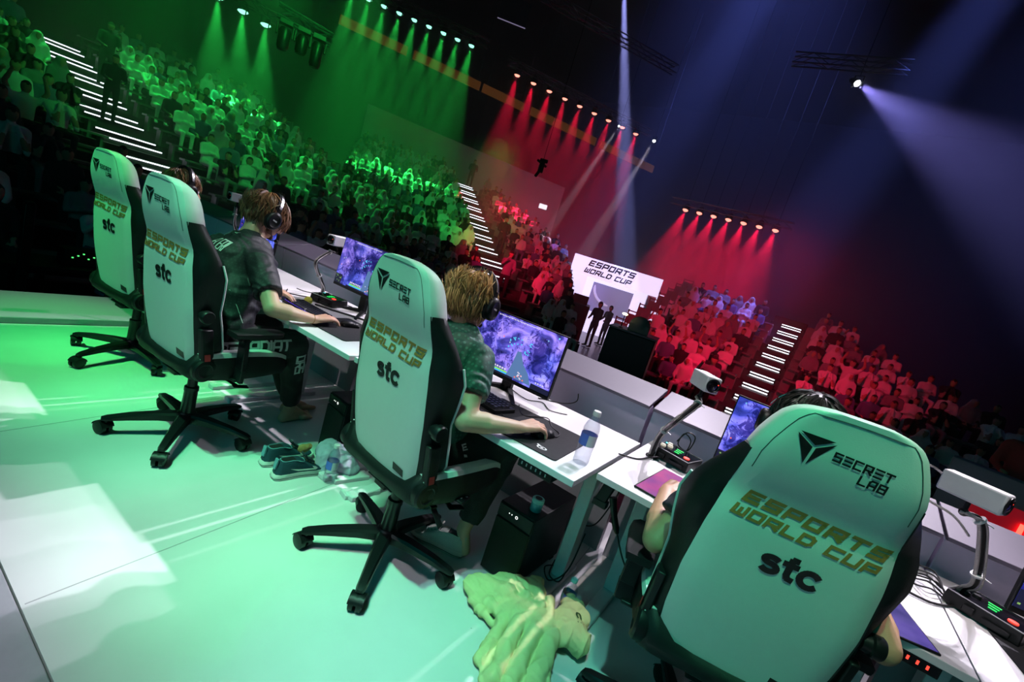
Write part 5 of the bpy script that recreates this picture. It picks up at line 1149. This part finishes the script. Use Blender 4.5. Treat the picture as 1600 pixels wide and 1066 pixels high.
def stand(key, where, O, az, t0, t1, s0, z0, rows, stairs, tmax=None, tmin=None, occ=.86, steps_name='floor_tier'):
    n = Vector((-math.sin(R_(az)), math.cos(R_(az)), 0)); u = Vector((n.y, -n.x, 0)); rise, dep = .285, .9
    face = math.atan2(n.x, -n.y)                  # spectators look back to the stage
    W_ = lambda s, t, z: O+n*s+u*t+Vector((0, 0, z))
    b = MB()
    for k in range(rows):
        s = s0+k*dep; z = z0+k*rise; hi = min(t1, tmax(s)) if tmax else t1; lo = max(t0, tmin(s)) if tmin else t0
        if hi-lo < .3: continue
        b.rings([[W_(s, lo, FZ), W_(s+dep, lo, FZ), W_(s+dep, lo, z), W_(s, lo, z)], [W_(s, hi, FZ), W_(s+dep, hi, FZ), W_(s+dep, hi, z), W_(s, hi, z)]])
    struct(steps_name, b, M_tier, smooth=False)
    ar = random.Random(hash(key) % 1000 if False else len(key)*7+rows)
    for k in range(rows):
        s = s0+k*dep; z = z0+k*rise; hi = min(t1, tmax(s)) if tmax else t1; lo = max(t0, tmin(s)) if tmin else t0
        cuts = [lo]+[c for a in stairs for c in a if lo < a[0] < hi]+[hi]
        for j in range(0, len(cuts)-1, 2):
            a, c = cuts[j]+.05, cuts[j+1]-.05
            if c-a < .4: continue
            m = MB(); p0, p1 = W_(s+.52, a, z), W_(s+.52, c, z); up = Vector((0, 0, 1)); L = (c-a)
            m.rings([[p+n*dx+up*dz for dx, dz in ((-.18, .40), (-.18, .445), (.17, .445), (.17, .40))] for p in (p0, p1)])
            q = max(2, int(L/1.8))
            for i in range(q+1): m.bar(W_(s+.55, a+.1+(L-.2)*i/q, z), W_(s+.55, a+.1+(L-.2)*i/q, z+.40), .25, .05)
            o = m.build('bleacher_bench', M_bench, smooth=False)
            tag(o, 'grey bench, %s row, %s' % (ORD[k], where.replace('in the ', '').replace('the lit ', '')+('' if not stairs else (', left of stair' if j == 0 else ', right of stair'))), 'bench', 'benches '+where)
            sc_ = .56 if key == 'left' else .49; nn = int(L/sc_)
            for i in range(nn):
                if ar.random() > occ-(.10 if k > rows-3 else 0): continue
                t = a+sc_/2+(L-sc_)*(i+.5)/nn+ar.uniform(-.05, .05)
                SEATS.append((W_(s+.46, t, z+.012), face+ar.uniform(-.3, .3), ar.choices(range(10), WEI)[0], where, ar.uniform(.93, 1.06)*(1 if key == 'left' else .90)))
    return W_, n, u, rise, dep, face
Z0 = Vector((0, 0, 0))
whL = 'in the left green stand'; whM = 'in the distant green stand'; whR = 'in the red stand left of the lit entrance'; whQ = 'in the red stand right of the lit entrance'
AZM = 50.2
SL = stand('left', whL, Z0, 90, -2.0, 11.8, 8.5, -.95, 17, [(4.3, 5.75)], steps_name='floor_tier_left', occ=.84)
# middle and right-of-middle stands share one slope but are two blocks
SM = stand('middle', whM, Z0, AZM, -1.8, 5.35, 12.5, -1.0, 19, [(4.1, 5.35)], steps_name='floor_tier_middle', occ=.88)
SR = stand('redleft', whR, Z0, AZM, 5.36, 9.3, 12.5, -1.0, 18, [], tmax=lambda s: (8.8-(s-19.8)*.34) if s > 19.8 else (7.1+(s-13.9)*.29), steps_name='floor_tier_centre', occ=.95)
SQ = stand('redright', whQ, Z0, 0, -5.0, 9.5, 12.4, -1.0, 12, [(-1.35, -.38)], tmax=lambda s: 9.5 if s < 15.5 else (5.2-(s-15.5)*.9 if s < 20.4 else (.6 if s < 21.4 else -.4)), tmin=lambda s: (-4.75 if s < 20.5 else -1.6), steps_name='floor_tier_right', occ=.92)
cam = S.camera; cF = cam.matrix_world.to_3x3() @ Vector((0, 0, -1)); cP = cam.matrix_world.translation
cR = cam.matrix_world.to_3x3() @ Vector((1, 0, 0)); cU = cam.matrix_world.to_3x3() @ Vector((0, 1, 0))
vis = []; rest = []
for st in SEATS:
    v = st[0]+Vector((0, 0, .9))-cP; d = v.dot(cF)
    if d <= 0: continue
    x = 800+745*v.dot(cR)/d; y = 533-745*v.dot(cU)/d
    if -40 < x < 1640 and -60 < y < 720: vis.append((d, st))
vis.sort(key=lambda q: q[0])
print('SEATS', len(SEATS), 'in frame', len(vis))
near, rest = vis[:300], vis[300:]
for d, (p, f, v, where, sc) in near:
    o = bpy.data.objects.new('spectator', VAR[v][0]); COL.objects.link(o); o.location = p; o.rotation_euler = (0, 0, f); o.scale = (sc, sc, sc)
    tag(o, 'spectator %s seated %s' % (VAR[v][1], where.replace('the lit entrance', 'the entrance')), 'spectator', 'spectators %s %s' % (VAR[v][1], where))
# the farther seats: one crowd mesh
def merged(items, name):
    vs_, fs_, ms_ = [], [], []; mats = []; k = 0
    for d, (p, f, v, where, sc) in items:
        me = VAR[v][0]; n = len(me.vertices); co = np.empty(n*3, np.float32); me.vertices.foreach_get('co', co); co = co.reshape(-1, 3)*sc
        c, s = math.cos(f), math.sin(f); vs_.append(np.stack([co[:, 0]*c-co[:, 1]*s+p.x, co[:, 0]*s+co[:, 1]*c+p.y, co[:, 2]+p.z], 1))
        idx = []
        for m in me.materials:
            if m not in mats: mats.append(m)
            idx.append(mats.index(m))
        for q in me.polygons: fs_.append([i+k for i in q.vertices]); ms_.append(idx[q.material_index])
        k += n
    me = bpy.data.meshes.new(name); me.from_pydata(np.concatenate(vs_).tolist(), [], fs_)
    for m in mats: me.materials.append(m)
    me.polygons.foreach_set('material_index', ms_); me.polygons.foreach_set('use_smooth', [True]*len(fs_)); return me
if rest:
    o = link('distant_crowd', merged(rest, 'distant_crowd')); tag(o, 'seated crowd filling the farthest rows of the green and red stands', 'crowd', None, 'stuff')

# --- lit stairs
M_strip = mat('white_led_strip', (.5, .5, .5), .4, emit=(.85, .92, 1.0), es=2.6)
def stair(label, fr, t0, t1, rows, s0, z0, skip=0, sp=1.35):
    W_, n, u, rise, dep, face = fr; t = thing('lit_stair', label, 'stair', W_(s0, (t0+t1)/2, z0), 0); O = Vector(t.location)
    b = MB()
    for k in range(rows):
        for q in (0, 1):
            s = s0+k*dep+q*.45; z = z0+k*rise+(q-1)*rise/2; a = W_(s, t0+.05, z)-O; c = W_(s, t1-.05, z)-O; up = Vector((0, 0, .15))
            b.rings([[p, p+up, p+up+n*.46, p+n*.46] for p in (a, c)])
    b.build('steps', M_tier, t, smooth=False)
    j = 0; kp = -1
    while j*sp < rows*dep-.5:
        for q in (0, 1):
            ss = j*sp+q*.42*sp/1.2
            if ss < skip*dep: continue
            k2 = int(ss/.45); dz = -.085 if (q and k2 == kp) else 0; kp = k2; s = s0+k2*.45-.012; z = z0+(k2-1)*rise/2+.125+dz; b = MB()
            b.bar(W_(s, t0+.10, z)-O, W_(s, t1-.10, z)-O, .03, .03); b.build('light_strip', M_strip, t, smooth=False)
        j += 1
    return t
stair('stair with glowing white strips climbing through the left green stand', SL, 4.3, 5.75, 17, 8.5, -.95)
stair('stair with glowing white strips between the distant green and red stands', SM, 4.1, 5.2, 19, 12.5, -1.0, skip=5)
stair('stair with glowing white strips in the red stand right of the entrance', SQ, -1.3, -.42, 11, 12.4, -1.0, skip=1, sp=.9)

# --- staff standing on the stairs and by the entrance
STD = figure('standing_person', 'lap', c_['crowd_black_cloth'], c_['crowd_black_cloth'], stand=True, voxel=.026, dec=.6)
STR = figure('standing_person', 'lap', c_['crowd_red_cloth'], c_['crowd_black_cloth'], stand=True, voxel=.026, dec=.6)
STW = figure('standing_person', 'phone', c_['crowd_grey_cloth'], c_['crowd_black_cloth'], stand=True, voxel=.026, dec=.6)
def stander(label, p, az, me=STD, s=1.0):
    o = bpy.data.objects.new('person', me); COL.objects.link(o); o.location = p; o.rotation_euler = (0, 0, R_(az)); o.scale = (s, s, s); tag(o, label, 'person', 'staff standing in the hall')
stander('person in dark clothes standing on the lit stair of the left green stand', SL[0](19.3, 5.45, 2.47), -90, s=1.05)
stander('second person in dark clothes lower on the lit stair of the left stand', SL[0](16.2, 4.75, 1.52), -90, s=.95)
stander('dark figure standing at the top of the central lit stair', SM[0](29.2, 4.85, 4.13), -130)
stander('dark figure standing low on the central lit stair', SM[0](19.6, 5.15, 1.0), -130)
stander('person in grey on the lower part of the central lit stair', SM[0](15.3, 4.5, -.28), -130, STW)
stander('person in black standing left in the bright entrance', polar(21.9, 18.6, FZ), 160, s=1.06)
stander('second person in black in the bright entrance, right of the first', polar(20.6, 20.2, FZ), 150)
stander('crew member in dark clothes standing low in front of the red stand', polar(8.0, 12.2, FZ), 170, STW)
stander('crew member in a red shirt standing at the right edge of the picture', polar(-17.2, 8.2, FZ+.9), 165, STR, .95)

# --- side railings of the left stand
W_, n_, u_, rise_, dep_, _ = SL
t = thing('stepped_railing', 'stepped metal railing down the right side of the left green stand', 'railing', W_(8.5, 11.8, -.95)); O = Vector(t.location)
for k in range(17):
    b = MB(); s = 8.5+k*.9; z = -.95+k*.285; P_ = lambda a, h: W_(s+a, 11.83, z+h)-O
    b.bar(P_(.03, .0), P_(.03, 1.05), .035, .035); b.bar(P_(.87, .0), P_(.87, 1.05), .035, .035); b.bar(P_(.03, 1.03), P_(.87, 1.03), .04, .04); b.bar(P_(.03, .12), P_(.87, .12), .03, .03)
    for q in range(1, 8): b.bar(P_(.03+.105*q, .12), P_(.03+.105*q, 1.02), .014, .014)
    b.build('rail_section', mat('railing_steel', (.25, .25, .26), .4, metal=.5), t, smooth=False)
t = thing('entrance_railing', 'row of small framed rail panels stepping up beside the bright entrance', 'railing', Vector((-5.1, 14, -.4))); O = Vector(t.location)
for k in range(2, 10):
    b = MB(); s = 12.4+k*.9; z = -1.0+k*.285
    c0 = Vector((-5.0, s+.3, z+.62))-O
    b.box(c0+Vector((0, 0, .26)), (.42, .04, .04)); b.box(c0-Vector((0, 0, .30)), (.42, .04, .04)); b.box(c0+Vector((-.2, 0, -.05)), (.04, .04, .7)); b.box(c0+Vector((.2, 0, -.05)), (.04, .04, .7)); b.box(c0, (.38, .015, .34))
    b.build('rail_panel', mat('grey_rail_panel', (.28, .28, .32), .5), t, smooth=False)

# --- pale wall behind the distant stands, with a glowing box standing for the bright spot on it
W_, n_, u_, *_r = SM
b = MB(); b.rings([[W_(30.6, tt, z) for tt, z in ((-1.6, FZ), (11.2, FZ), (11.2, 6.35), (-1.6, 6.9))], [W_(30.9, tt, z) for tt, z in ((-1.6, FZ), (11.2, FZ), (11.2, 6.35), (-1.6, 6.9))]]); struct('wall_behind_stands', b, M_lightwall, smooth=False)
b = MB(); b.box((0, 0, 0), (.5, .1, .28)); b.box((0, .08, 0), (.3, .1, .2)); o = b.build('wall_glow_box', mat('white_box_glow', (.5, .5, .5), .5, emit=(.85, .85, 1), es=1.6), bevel=.02); o.location = polar(31.9, 30.6, 4.6); o.rotation_euler = (0, 0, R_(32)); tag(o, 'small glowing box for the bright spot low on the pale wall above the red crowd', 'lamp')

# --- the bright entrance
E0 = polar(21.4, 21.3, FZ); t = thing('entrance_portal', 'bright white entrance gate with dark lettering between the red stands', 'entrance', E0, R_(21.4+0)); 
M_lit = mat('backlit_sign_and_board_glow', (.6, .6, .6), .5, emit=(.74, .64, .95), es=1.35)
M_portw = mat('white_entrance_board', (.8, .8, .82), .5)
b = MB(); b.box((0, 0, 2.98), (3.9, .25, .78)); hd = b.build('header_sign', M_lit, t, smooth=False, bevel=.01)
b = MB(); put_text(b, 'ESPORTS', -.25, 3.06, .20, 1.95, .062, lambda x, y: Vector((x, -.132, y)), gap=2.0, shear=.3); put_text(b, 'WORLD CUP', -.33, 2.74, .17, 2.0, .052, lambda x, y: Vector((x, -.132, y)), gap=1.9, shear=.3); b.build('sign_lettering', M_ink, hd, smooth=False)
b = MB(); b.box((-1.45, .1, 1.29), (.62, .4, 2.58)); b.build('left_pillar', M_lit, t, smooth=False)  # glow put in for light falling on the pillar
b = MB(); b.box((1.75, .1, 1.29), (.35, .4, 2.58)); b.build('right_pillar', M_portw, t, smooth=False)
b = MB(); b.box((.2, 1.9, 1.35), (4.4, .1, 2.8)); b.build('back_board', M_lit, t, smooth=False)  # glow stands in for the lamps inside the entrance
b = MB(); b.box((.1, 1.5, 1.75), (1.9, .08, 1.35)); pp = b.build('screen_panel', mat('violet_grey_picture', (.18, .17, .28), .5, emit=(.22, .2, .36), es=.6), t, smooth=False)  # screen inside the entrance with its glowing violet-grey picture
b = MB(); b.tube([(-.75+.95*(1-math.cos(R_(a)))*.9, 1.44, 2.3-.55*math.sin(R_(a))*1.4) for a in range(0, 91, 10)], [.02]+[.06]*8+[.02], 6, flat=.3); b.build('picture_curve', mat('pale_picture_curve', (.5, .48, .6), .5, emit=(.5, .48, .66), es=.6), pp)
# red-lit side wall blocks left of the entrance
for k, (az, d, w, h) in enumerate(((27.4, 16.5, .9, .95), (25.8, 16.9, .9, 1.3), (24.4, 17.3, .8, 1.6))):
    b = MB(); b.box((0, 0, h/2), (w, 1.2, h)); b.box((0, -.02, h+.05), (w*.7, .06, .5)); o = b.build('stepped_side_block', mat('dark_side_block', (.12, .1, .11), .6), bevel=.01); o.location = polar(az, d, FZ); o.rotation_euler = (0, 0, R_(az)); tag(o, ['low dark stepped block farthest left of the bright entrance', 'middle dark stepped block left of the bright entrance', 'tall dark stepped block right beside the bright entrance'][k], 'block', 'stepped blocks left of the entrance')
# --- black case with a bag and a glowing shape standing for a laptop screen, in front of the red stand
t = thing('equipment_case', 'tall black equipment case standing between the desks and the entrance', 'case', polar(17.2, 8.3, FZ), R_(12))
b = MB(); b.box((0, 0, .97), (.78, .7, 1.94)); b.build('case_body', M_plastic_k, t, bevel=.015)
b = MB(); b.box((0, 0, 1.955), (.80, .72, .03)); b.build('case_lid', mat('dark_grey_lid', (.08, .08, .09), .4), t, bevel=.006)
o = organic('grey_bag', [('ell', (0, 0, .12), (.17, .12, .15)), ('box', (0, 0, .07), (.34, .22, .14)), ('ell', (0, -.03, .15), (.13, .11, .12))], .012, mat('grey_brown_bag', (.22, .19, .17), .8), smooth_it=5); o.location = polar(16.9, 8.25, FZ+1.97); o.rotation_euler = (0, 0, R_(15)); tag(o, 'rounded grey brown bag on top of the tall black case', 'bag')
t = thing('laptop_glow', 'small glow for a laptop screen beside the bag on the tall black case', 'lamp', polar(18.9, 8.1, FZ+1.97)); b = MB(); b.lathe([(.001, 0), (.04, 0), (.04, .01), (.008, .015), (.008, .22), (.001, .22)], 12); b.build('glow_stand', M_plastic_k, t); b = MB(); b.ball((0, -.01, .235), (.05, .03, .022), n=8); b.build('glow_head', mat('warm_screen_glow', (.5, .5, .4), .5, emit=(1, .85, .5), es=5), t)
# --- low box of the centre stage with a lettered light band
t = thing('lettered_barrier', 'low mauve barrier with a white lettered band behind the bright monitor', 'barrier', polar(22.6, 7.3, FZ), R_(8))
b = MB(); b.box((-.5, 0, .70), (2.6, .4, 1.40)); b.build('barrier_body', M_panel, t, bevel=.01)
b = MB(); b.box((-.5, -.205, 1.355), (2.6, .012, .085)); bd = b.build('light_band', mat('soft_lit_band', (.6, .6, .6), .5, emit=(.8, .75, .85), es=.8), t, smooth=False)
b = MB()
for k in range(4): put_text(b, 'ESPORTS WORLD CUP', -1.5+k*.66, 1.337, .036, .60, .010, lambda x, y: Vector((x, -.2125, y)), gap=1.8, shear=.3)
b.build('band_lettering', M_ink, bd, smooth=False)
b = MB(); b.bar((.2, -.3, .9), (.95, -.1, .75), .05, .02); b.build('pale_rod', M_cap, t)
# --- red lit panel and its line at the right edge
t = thing('red_light_panel', 'grey framed red panel with a glowing line at the right edge', 'panel', polar(-17.6, 5.6, FZ), R_(-14))
b = MB(); b.box((0, .0, 1.05), (.85, .16, 2.1)); b.build('grey_frame', mat('mid_grey_frame', (.16, .16, .18), .5), t, bevel=.01)
b = MB(); b.box((.09, -.085, 1.02), (.62, .02, 1.75)); b.build('red_face', mat('red_face', (.45, .02, .03), .4, emit=(.4, .0, .01), es=.35), t)
b = MB(); b.bar((.10, -.11, .2), (.10, -.11, 1.80), .03, .02); b.build('glowing_line', mat('red_glow_line', (.5, .05, .05), .5, emit=(1, .05, .03), es=5), t)
# --- things on the floor at the far left, below the first chair
b = MB(); b.box((0, 0, .14), (.5, 7.5, .28)); o = b.build('low_step', mat('pale_green_lit_step', (.45, .45, .46), .6), bevel=.01); o.location = (-9.4, 3.4, FZ); tag(o, 'long low pale step on the floor left of the stage', 'step')
for k, (x, y, w, h, l) in enumerate(((-7.6, 2.75, .55, .62, 'black case on the floor left of the farthest chair'), (-7.9, 1.72, .12, 1.5, 'thin black post left of the stage'))):
    b = MB(); b.box((0, 0, h/2), (w, w*.8, h)); b.box((0, 0, h+.01), (w*.9, w*.7, .03)); o = b.build(('black_case', 'black_post')[k], M_plastic_k, bevel=.01); o.location = (x, y, FZ); tag(o, l, ('case', 'post')[k])
t = thing('crew_console', 'dark table with a black console carrying tiny green lamps left of the stage', 'console', (-8.3, 2.35, FZ)); b = MB(); b.box((0, 0, .72), (.7, 1.6, .05)); b.box((0, -.7, .35), (.6, .05, .7)); b.box((0, .7, .35), (.6, .05, .7)); b.build('table', M_plastic_k, t); b = MB(); b.box((0, .1, .85), (.3, .6, .2)); b.build('console_box', M_plastic_k, t, bevel=.01)
for k in range(9):
    b = MB(); b.box((.155, -.12+.055*k, .86+.03*(k % 3)), (.01, .018, .014)); b.build('green_lamp', mat('dim_green_lamp', (0, .1, 0), .5, emit=(.1, 1, .2), es=1.5), t, smooth=False)

# --- trusses
def truss(label, p0, p1, w=.3):
    p0, p1 = Vector(p0), Vector(p1); t = thing('lighting_truss', label, 'truss', p0); d = p1-p0; L = d.length; d.normalize(); a = d.cross(Vector((0, 0, 1))).normalized()*w/2; c = Vector((0, 0, w/2))
    b = MB(); O = Vector((0, 0, 0))
    for x in (-1, 1):
        for y in (-1, 1): b.tube([O+a*x+c*y, O+a*x+c*y+d*L], .024, 6)
    b.build('chords', M_steel, t)
    b = MB(); k = max(2, int(L/(w*1.6)))
    for i in range(k):
        q0, q1 = d*(L*i/k), d*(L*(i+1)/k); s = 1 if i % 2 else -1
        for x in (-1, 1): b.tube([q0+a*x+c*s, q1+a*x-c*s], .012, 5)
        b.tube([q0+a*s-c, q1-a*s-c], .012, 5); b.tube([q0+a*s+c, q1-a*s+c], .012, 5)
    b.build('lacing', M_steel, t)
M_lensg = mat('mint_lamp_lens', (.5, .5, .5), .3, emit=(.30, 1.0, .66), es=2.4); M_lensr = mat('pale_red_lamp_lens', (.5, .5, .5), .3, emit=(1.0, .30, .22), es=2.6); M_lensw = mat('white_lamp_lens', (.5, .5, .5), .3, emit=(.9, .92, 1), es=14)
def lamp(label, p, tgt, lens, group, r=.14, light=None, rod=.5):
    p = Vector(p); d = (Vector(tgt)-p).normalized(); t = thing('stage_spotlight', label, 'spotlight', p, 0, group)
    Mx = d.to_track_quat('Z', 'Y').to_matrix().to_4x4()
    b = MB(); b.lathe([(.001, -.34), (r*.6, -.34), (r*.85, -.28), (r, -.1), (r*1.08, .0), (r*1.0, .005), (r*.9, -.02), (.001, -.02)], 20, M=Mx); h = b.build('housing', M_plastic_k, t)
    v = (cP-p).normalized()
    b = MB(); b.lathe([(.001, -.015), (r*.86, -.015), (r*.92, .0), (r*.6, .05), (.001, .065)], 20, M=Mx); b.build('lens', lens, t)
    b = MB(); b.tube([(r*1.2, 0, -.14), (r*1.2, 0, .22), (-r*1.2, 0, .22), (-r*1.2, 0, -.14)], .02, 6); b.build('yoke', M_plastic_k, t)
    b = MB(); b.tube([(0, 0, .2), (0, 0, rod)], .012, 6); b.build('hanging_rod', M_plastic_k, t)
    if light:
        col, pw, sz, bl = light; spot('beam', p+d*.11, tgt, col, pw, sz, bl, .06)
    return t
W_ = SM[0]; N7 = ['leftmost', 'second from left', 'third from left', 'fourth from left', 'fifth from left', 'sixth from left', 'seventh from left', 'eighth from left', 'rightmost']
for i in range(9):
    tt = -2.75+i*.64; p = W_(23.4, tt, 9.45)
    lamp('mint green spotlight, %s in the row above the distant green stand' % (N7[i] if i < 8 else 'rightmost'), p, W_(23.2, tt-.1, 0), M_lensg, 'green spotlights above the distant stand', .15, (GR, PG, 26, .6))
for i in range(9):
    tt = 4.75+i*.86; p = W_(23.7+.04*i, tt, 9.2-.02*i)
    lamp('pale red spotlight, %s in the upper row of nine' % N7[i], p, W_(23.6, tt, 0), M_lensr, 'upper row of red spotlights', .15, (RED, PR, 26, .6))
for i in range(7):
    x = -7.7+i*.74; p = Vector((x, 26, 6.13-.014*i))
    lamp('pale red spotlight, %s in the lower row of seven' % (N7[i] if i < 6 else 'rightmost'), p, (x-.1, 24.0, 0), M_lensr, 'lower row of red spotlights', .16, (RED, PR*.95, 38, .7), rod=10.8)
for i in range(3):
    y = 8.5+i*.85; p = Vector((-20.5, y, 6.75))
    lamp('large mint spotlight over the left green stand, %s of three' % ['nearest', 'middle', 'farthest'][i], p, (-19.5, y+.2, 0), M_lensg, 'green spotlights above the left stand', .19, (GR, PG*1.2, 30, .6))
truss('long dark truss carrying the row of green spotlights', W_(23.4, -4, 9.8), W_(23.4, 3.1, 9.8)); truss('long dark truss carrying the upper row of red spotlights', W_(23.7, 4.2, 9.6), W_(24.0, 12.4, 9.35))
truss('dark truss carrying the lower row of red spotlights', (-8.6, 26, 6.5), (-2.6, 26, 6.4)); truss('dark truss above the left green stand', (-20.5, 6, 7.15), (-20.5, 12.2, 7.15))
truss('faint violet lit truss high above the red spotlights', polar(40, 19, 10.4), polar(22.5, 21.5, 10.3)); truss('faint red lit truss beside the bright white spotlight', polar(11.5, 18, 9.85), polar(1.5, 18, 9.9))
t = truss('short black truss carrying three hanging fixtures', polar(62.8, 12.5, 4.72), polar(57.8, 12.5, 4.6), .22)
for k, (az, h) in enumerate(((61.9, .42), (60.3, .36), (58.9, .50))):
    t = thing('moving_head', 'black hanging moving light, %s on the short truss' % ['leftmost', 'middle', 'rightmost'][k], 'stage light', polar(az, 12.45, 4.585), R_(az), 'black fixtures on the short truss')
    b = MB(); b.box((0, 0, -.05), (.26, .2, .10)); b.bar((-.15, 0, -.1), (-.15, 0, -.32), .04, .08); b.bar((.15, 0, -.1), (.15, 0, -.32), .04, .08); b.build('yoke', M_plastic_k, t, bevel=.01)
    b = MB(); b.lathe([(.001, -.16-h), (.09, -.16-h), (.115, -.10-h), (.12, -.22), (.09, -.15), (.001, -.13)], 16); b.build('head', M_plastic_k, t)
# ribbon of brown panels hanging behind the spotlights, light on them put in as a weak glow
for k, (a, c) in enumerate(((-3.4, -.2), (0.1, 3.6), (3.75, 6.1), (6.5, 10.6), (10.9, 14.6))):
    b = MB(); b.rings([[W_(26.4, tt, z) for tt, z in ((a, 8.85-.045*a), (c, 8.85-.045*c), (c, 9.25-.045*c), (a, 9.25-.045*a))], [W_(26.5, tt, z) for tt, z in ((a, 8.85-.045*a), (c, 8.85-.045*c), (c, 9.25-.045*c), (a, 9.25-.045*a))]])
    m2 = MB()
    for q in (.2, c-a-.2): m2.tube([W_(26.45, a+q, 9.15-.045*a), W_(26.45, a+q, ZC-.02)], .01, 5)
    o = b.build('hanging_ribbon', mat('amber_ribbon_weak_glow', (.16, .08, .02), .7, emit=(.45, .16, .03), es=.12), smooth=False); tag(o, 'narrow amber brown ribbon panel, %s of the hanging line' % ['first from the left', 'second from the left', 'third from the left', 'fourth from the left', 'last on the right'][k], 'banner', 'amber ribbon panels'); m2.build('suspension_wire', M_steel, o)
# hanging camera head on a cable and the screen frame
t = thing('hanging_camera', 'black remote camera head hanging in front of the red haze', 'camera', polar(33.4, 15, 4.05), R_(33)); b = MB(); b.tube([(0, 0, .2), (0, 0, 5.0)], .008, 5); b.build('cable', M_plastic_k, t); b = MB(); b.box((0, 0, 0), (.16, .16, .30)); b.bar((-.18, 0, .18), (.14, 0, .05), .07, .07); b.box((.02, 0, .2), (.24, .12, .10)); b.bar((-.02, 0, -.1), (-.10, 0, -.30), .09, .09); b.build('head', M_plastic_k, t, bevel=.02)
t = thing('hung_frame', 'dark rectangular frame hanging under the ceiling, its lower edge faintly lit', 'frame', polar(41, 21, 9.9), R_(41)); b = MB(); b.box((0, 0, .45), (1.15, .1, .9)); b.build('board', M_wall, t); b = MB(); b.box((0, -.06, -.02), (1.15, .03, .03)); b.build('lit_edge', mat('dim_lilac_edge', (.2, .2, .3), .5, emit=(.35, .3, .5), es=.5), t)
# white moving lights
lamp('bright white spotlight high at the right, throwing a violet beam down to the right', polar(5.2, 18, 9.35), polar(5.2, 18, 9.35)+Vector((5.2, -4.5, -4.6)), M_lensw, 'white spotlights', .10, ((.30, .28, 1.0), PW*.38, 26, .9), rod=7.6)
lamp('white spotlight above the top edge, throwing the narrow bright beam downwards', polar(31.2, 21, 13.2), polar(20.8, 21, 2.3), M_lensw, 'white spotlights', .15, ((.36, .38, 1.0), PW*7, 6, .5), rod=3.75)
lamp('small white spotlight at the end of the upper red row', polar(22.2, 26, 8.75), polar(25.5, 21, 2.5), M_lensw, 'white spotlights', .08, ((.9, .8, 1), PW*.9, 5, .5), rod=8.2)
lamp('small white spotlight between the last two red ones', polar(26.4, 26, 9.0), polar(31, 22, 2.0), M_lensw, 'white spotlights', .05, ((.9, .8, 1), PW*.8, 5, .5), rod=7.95)
bpy.data.scenes.remove(WS)
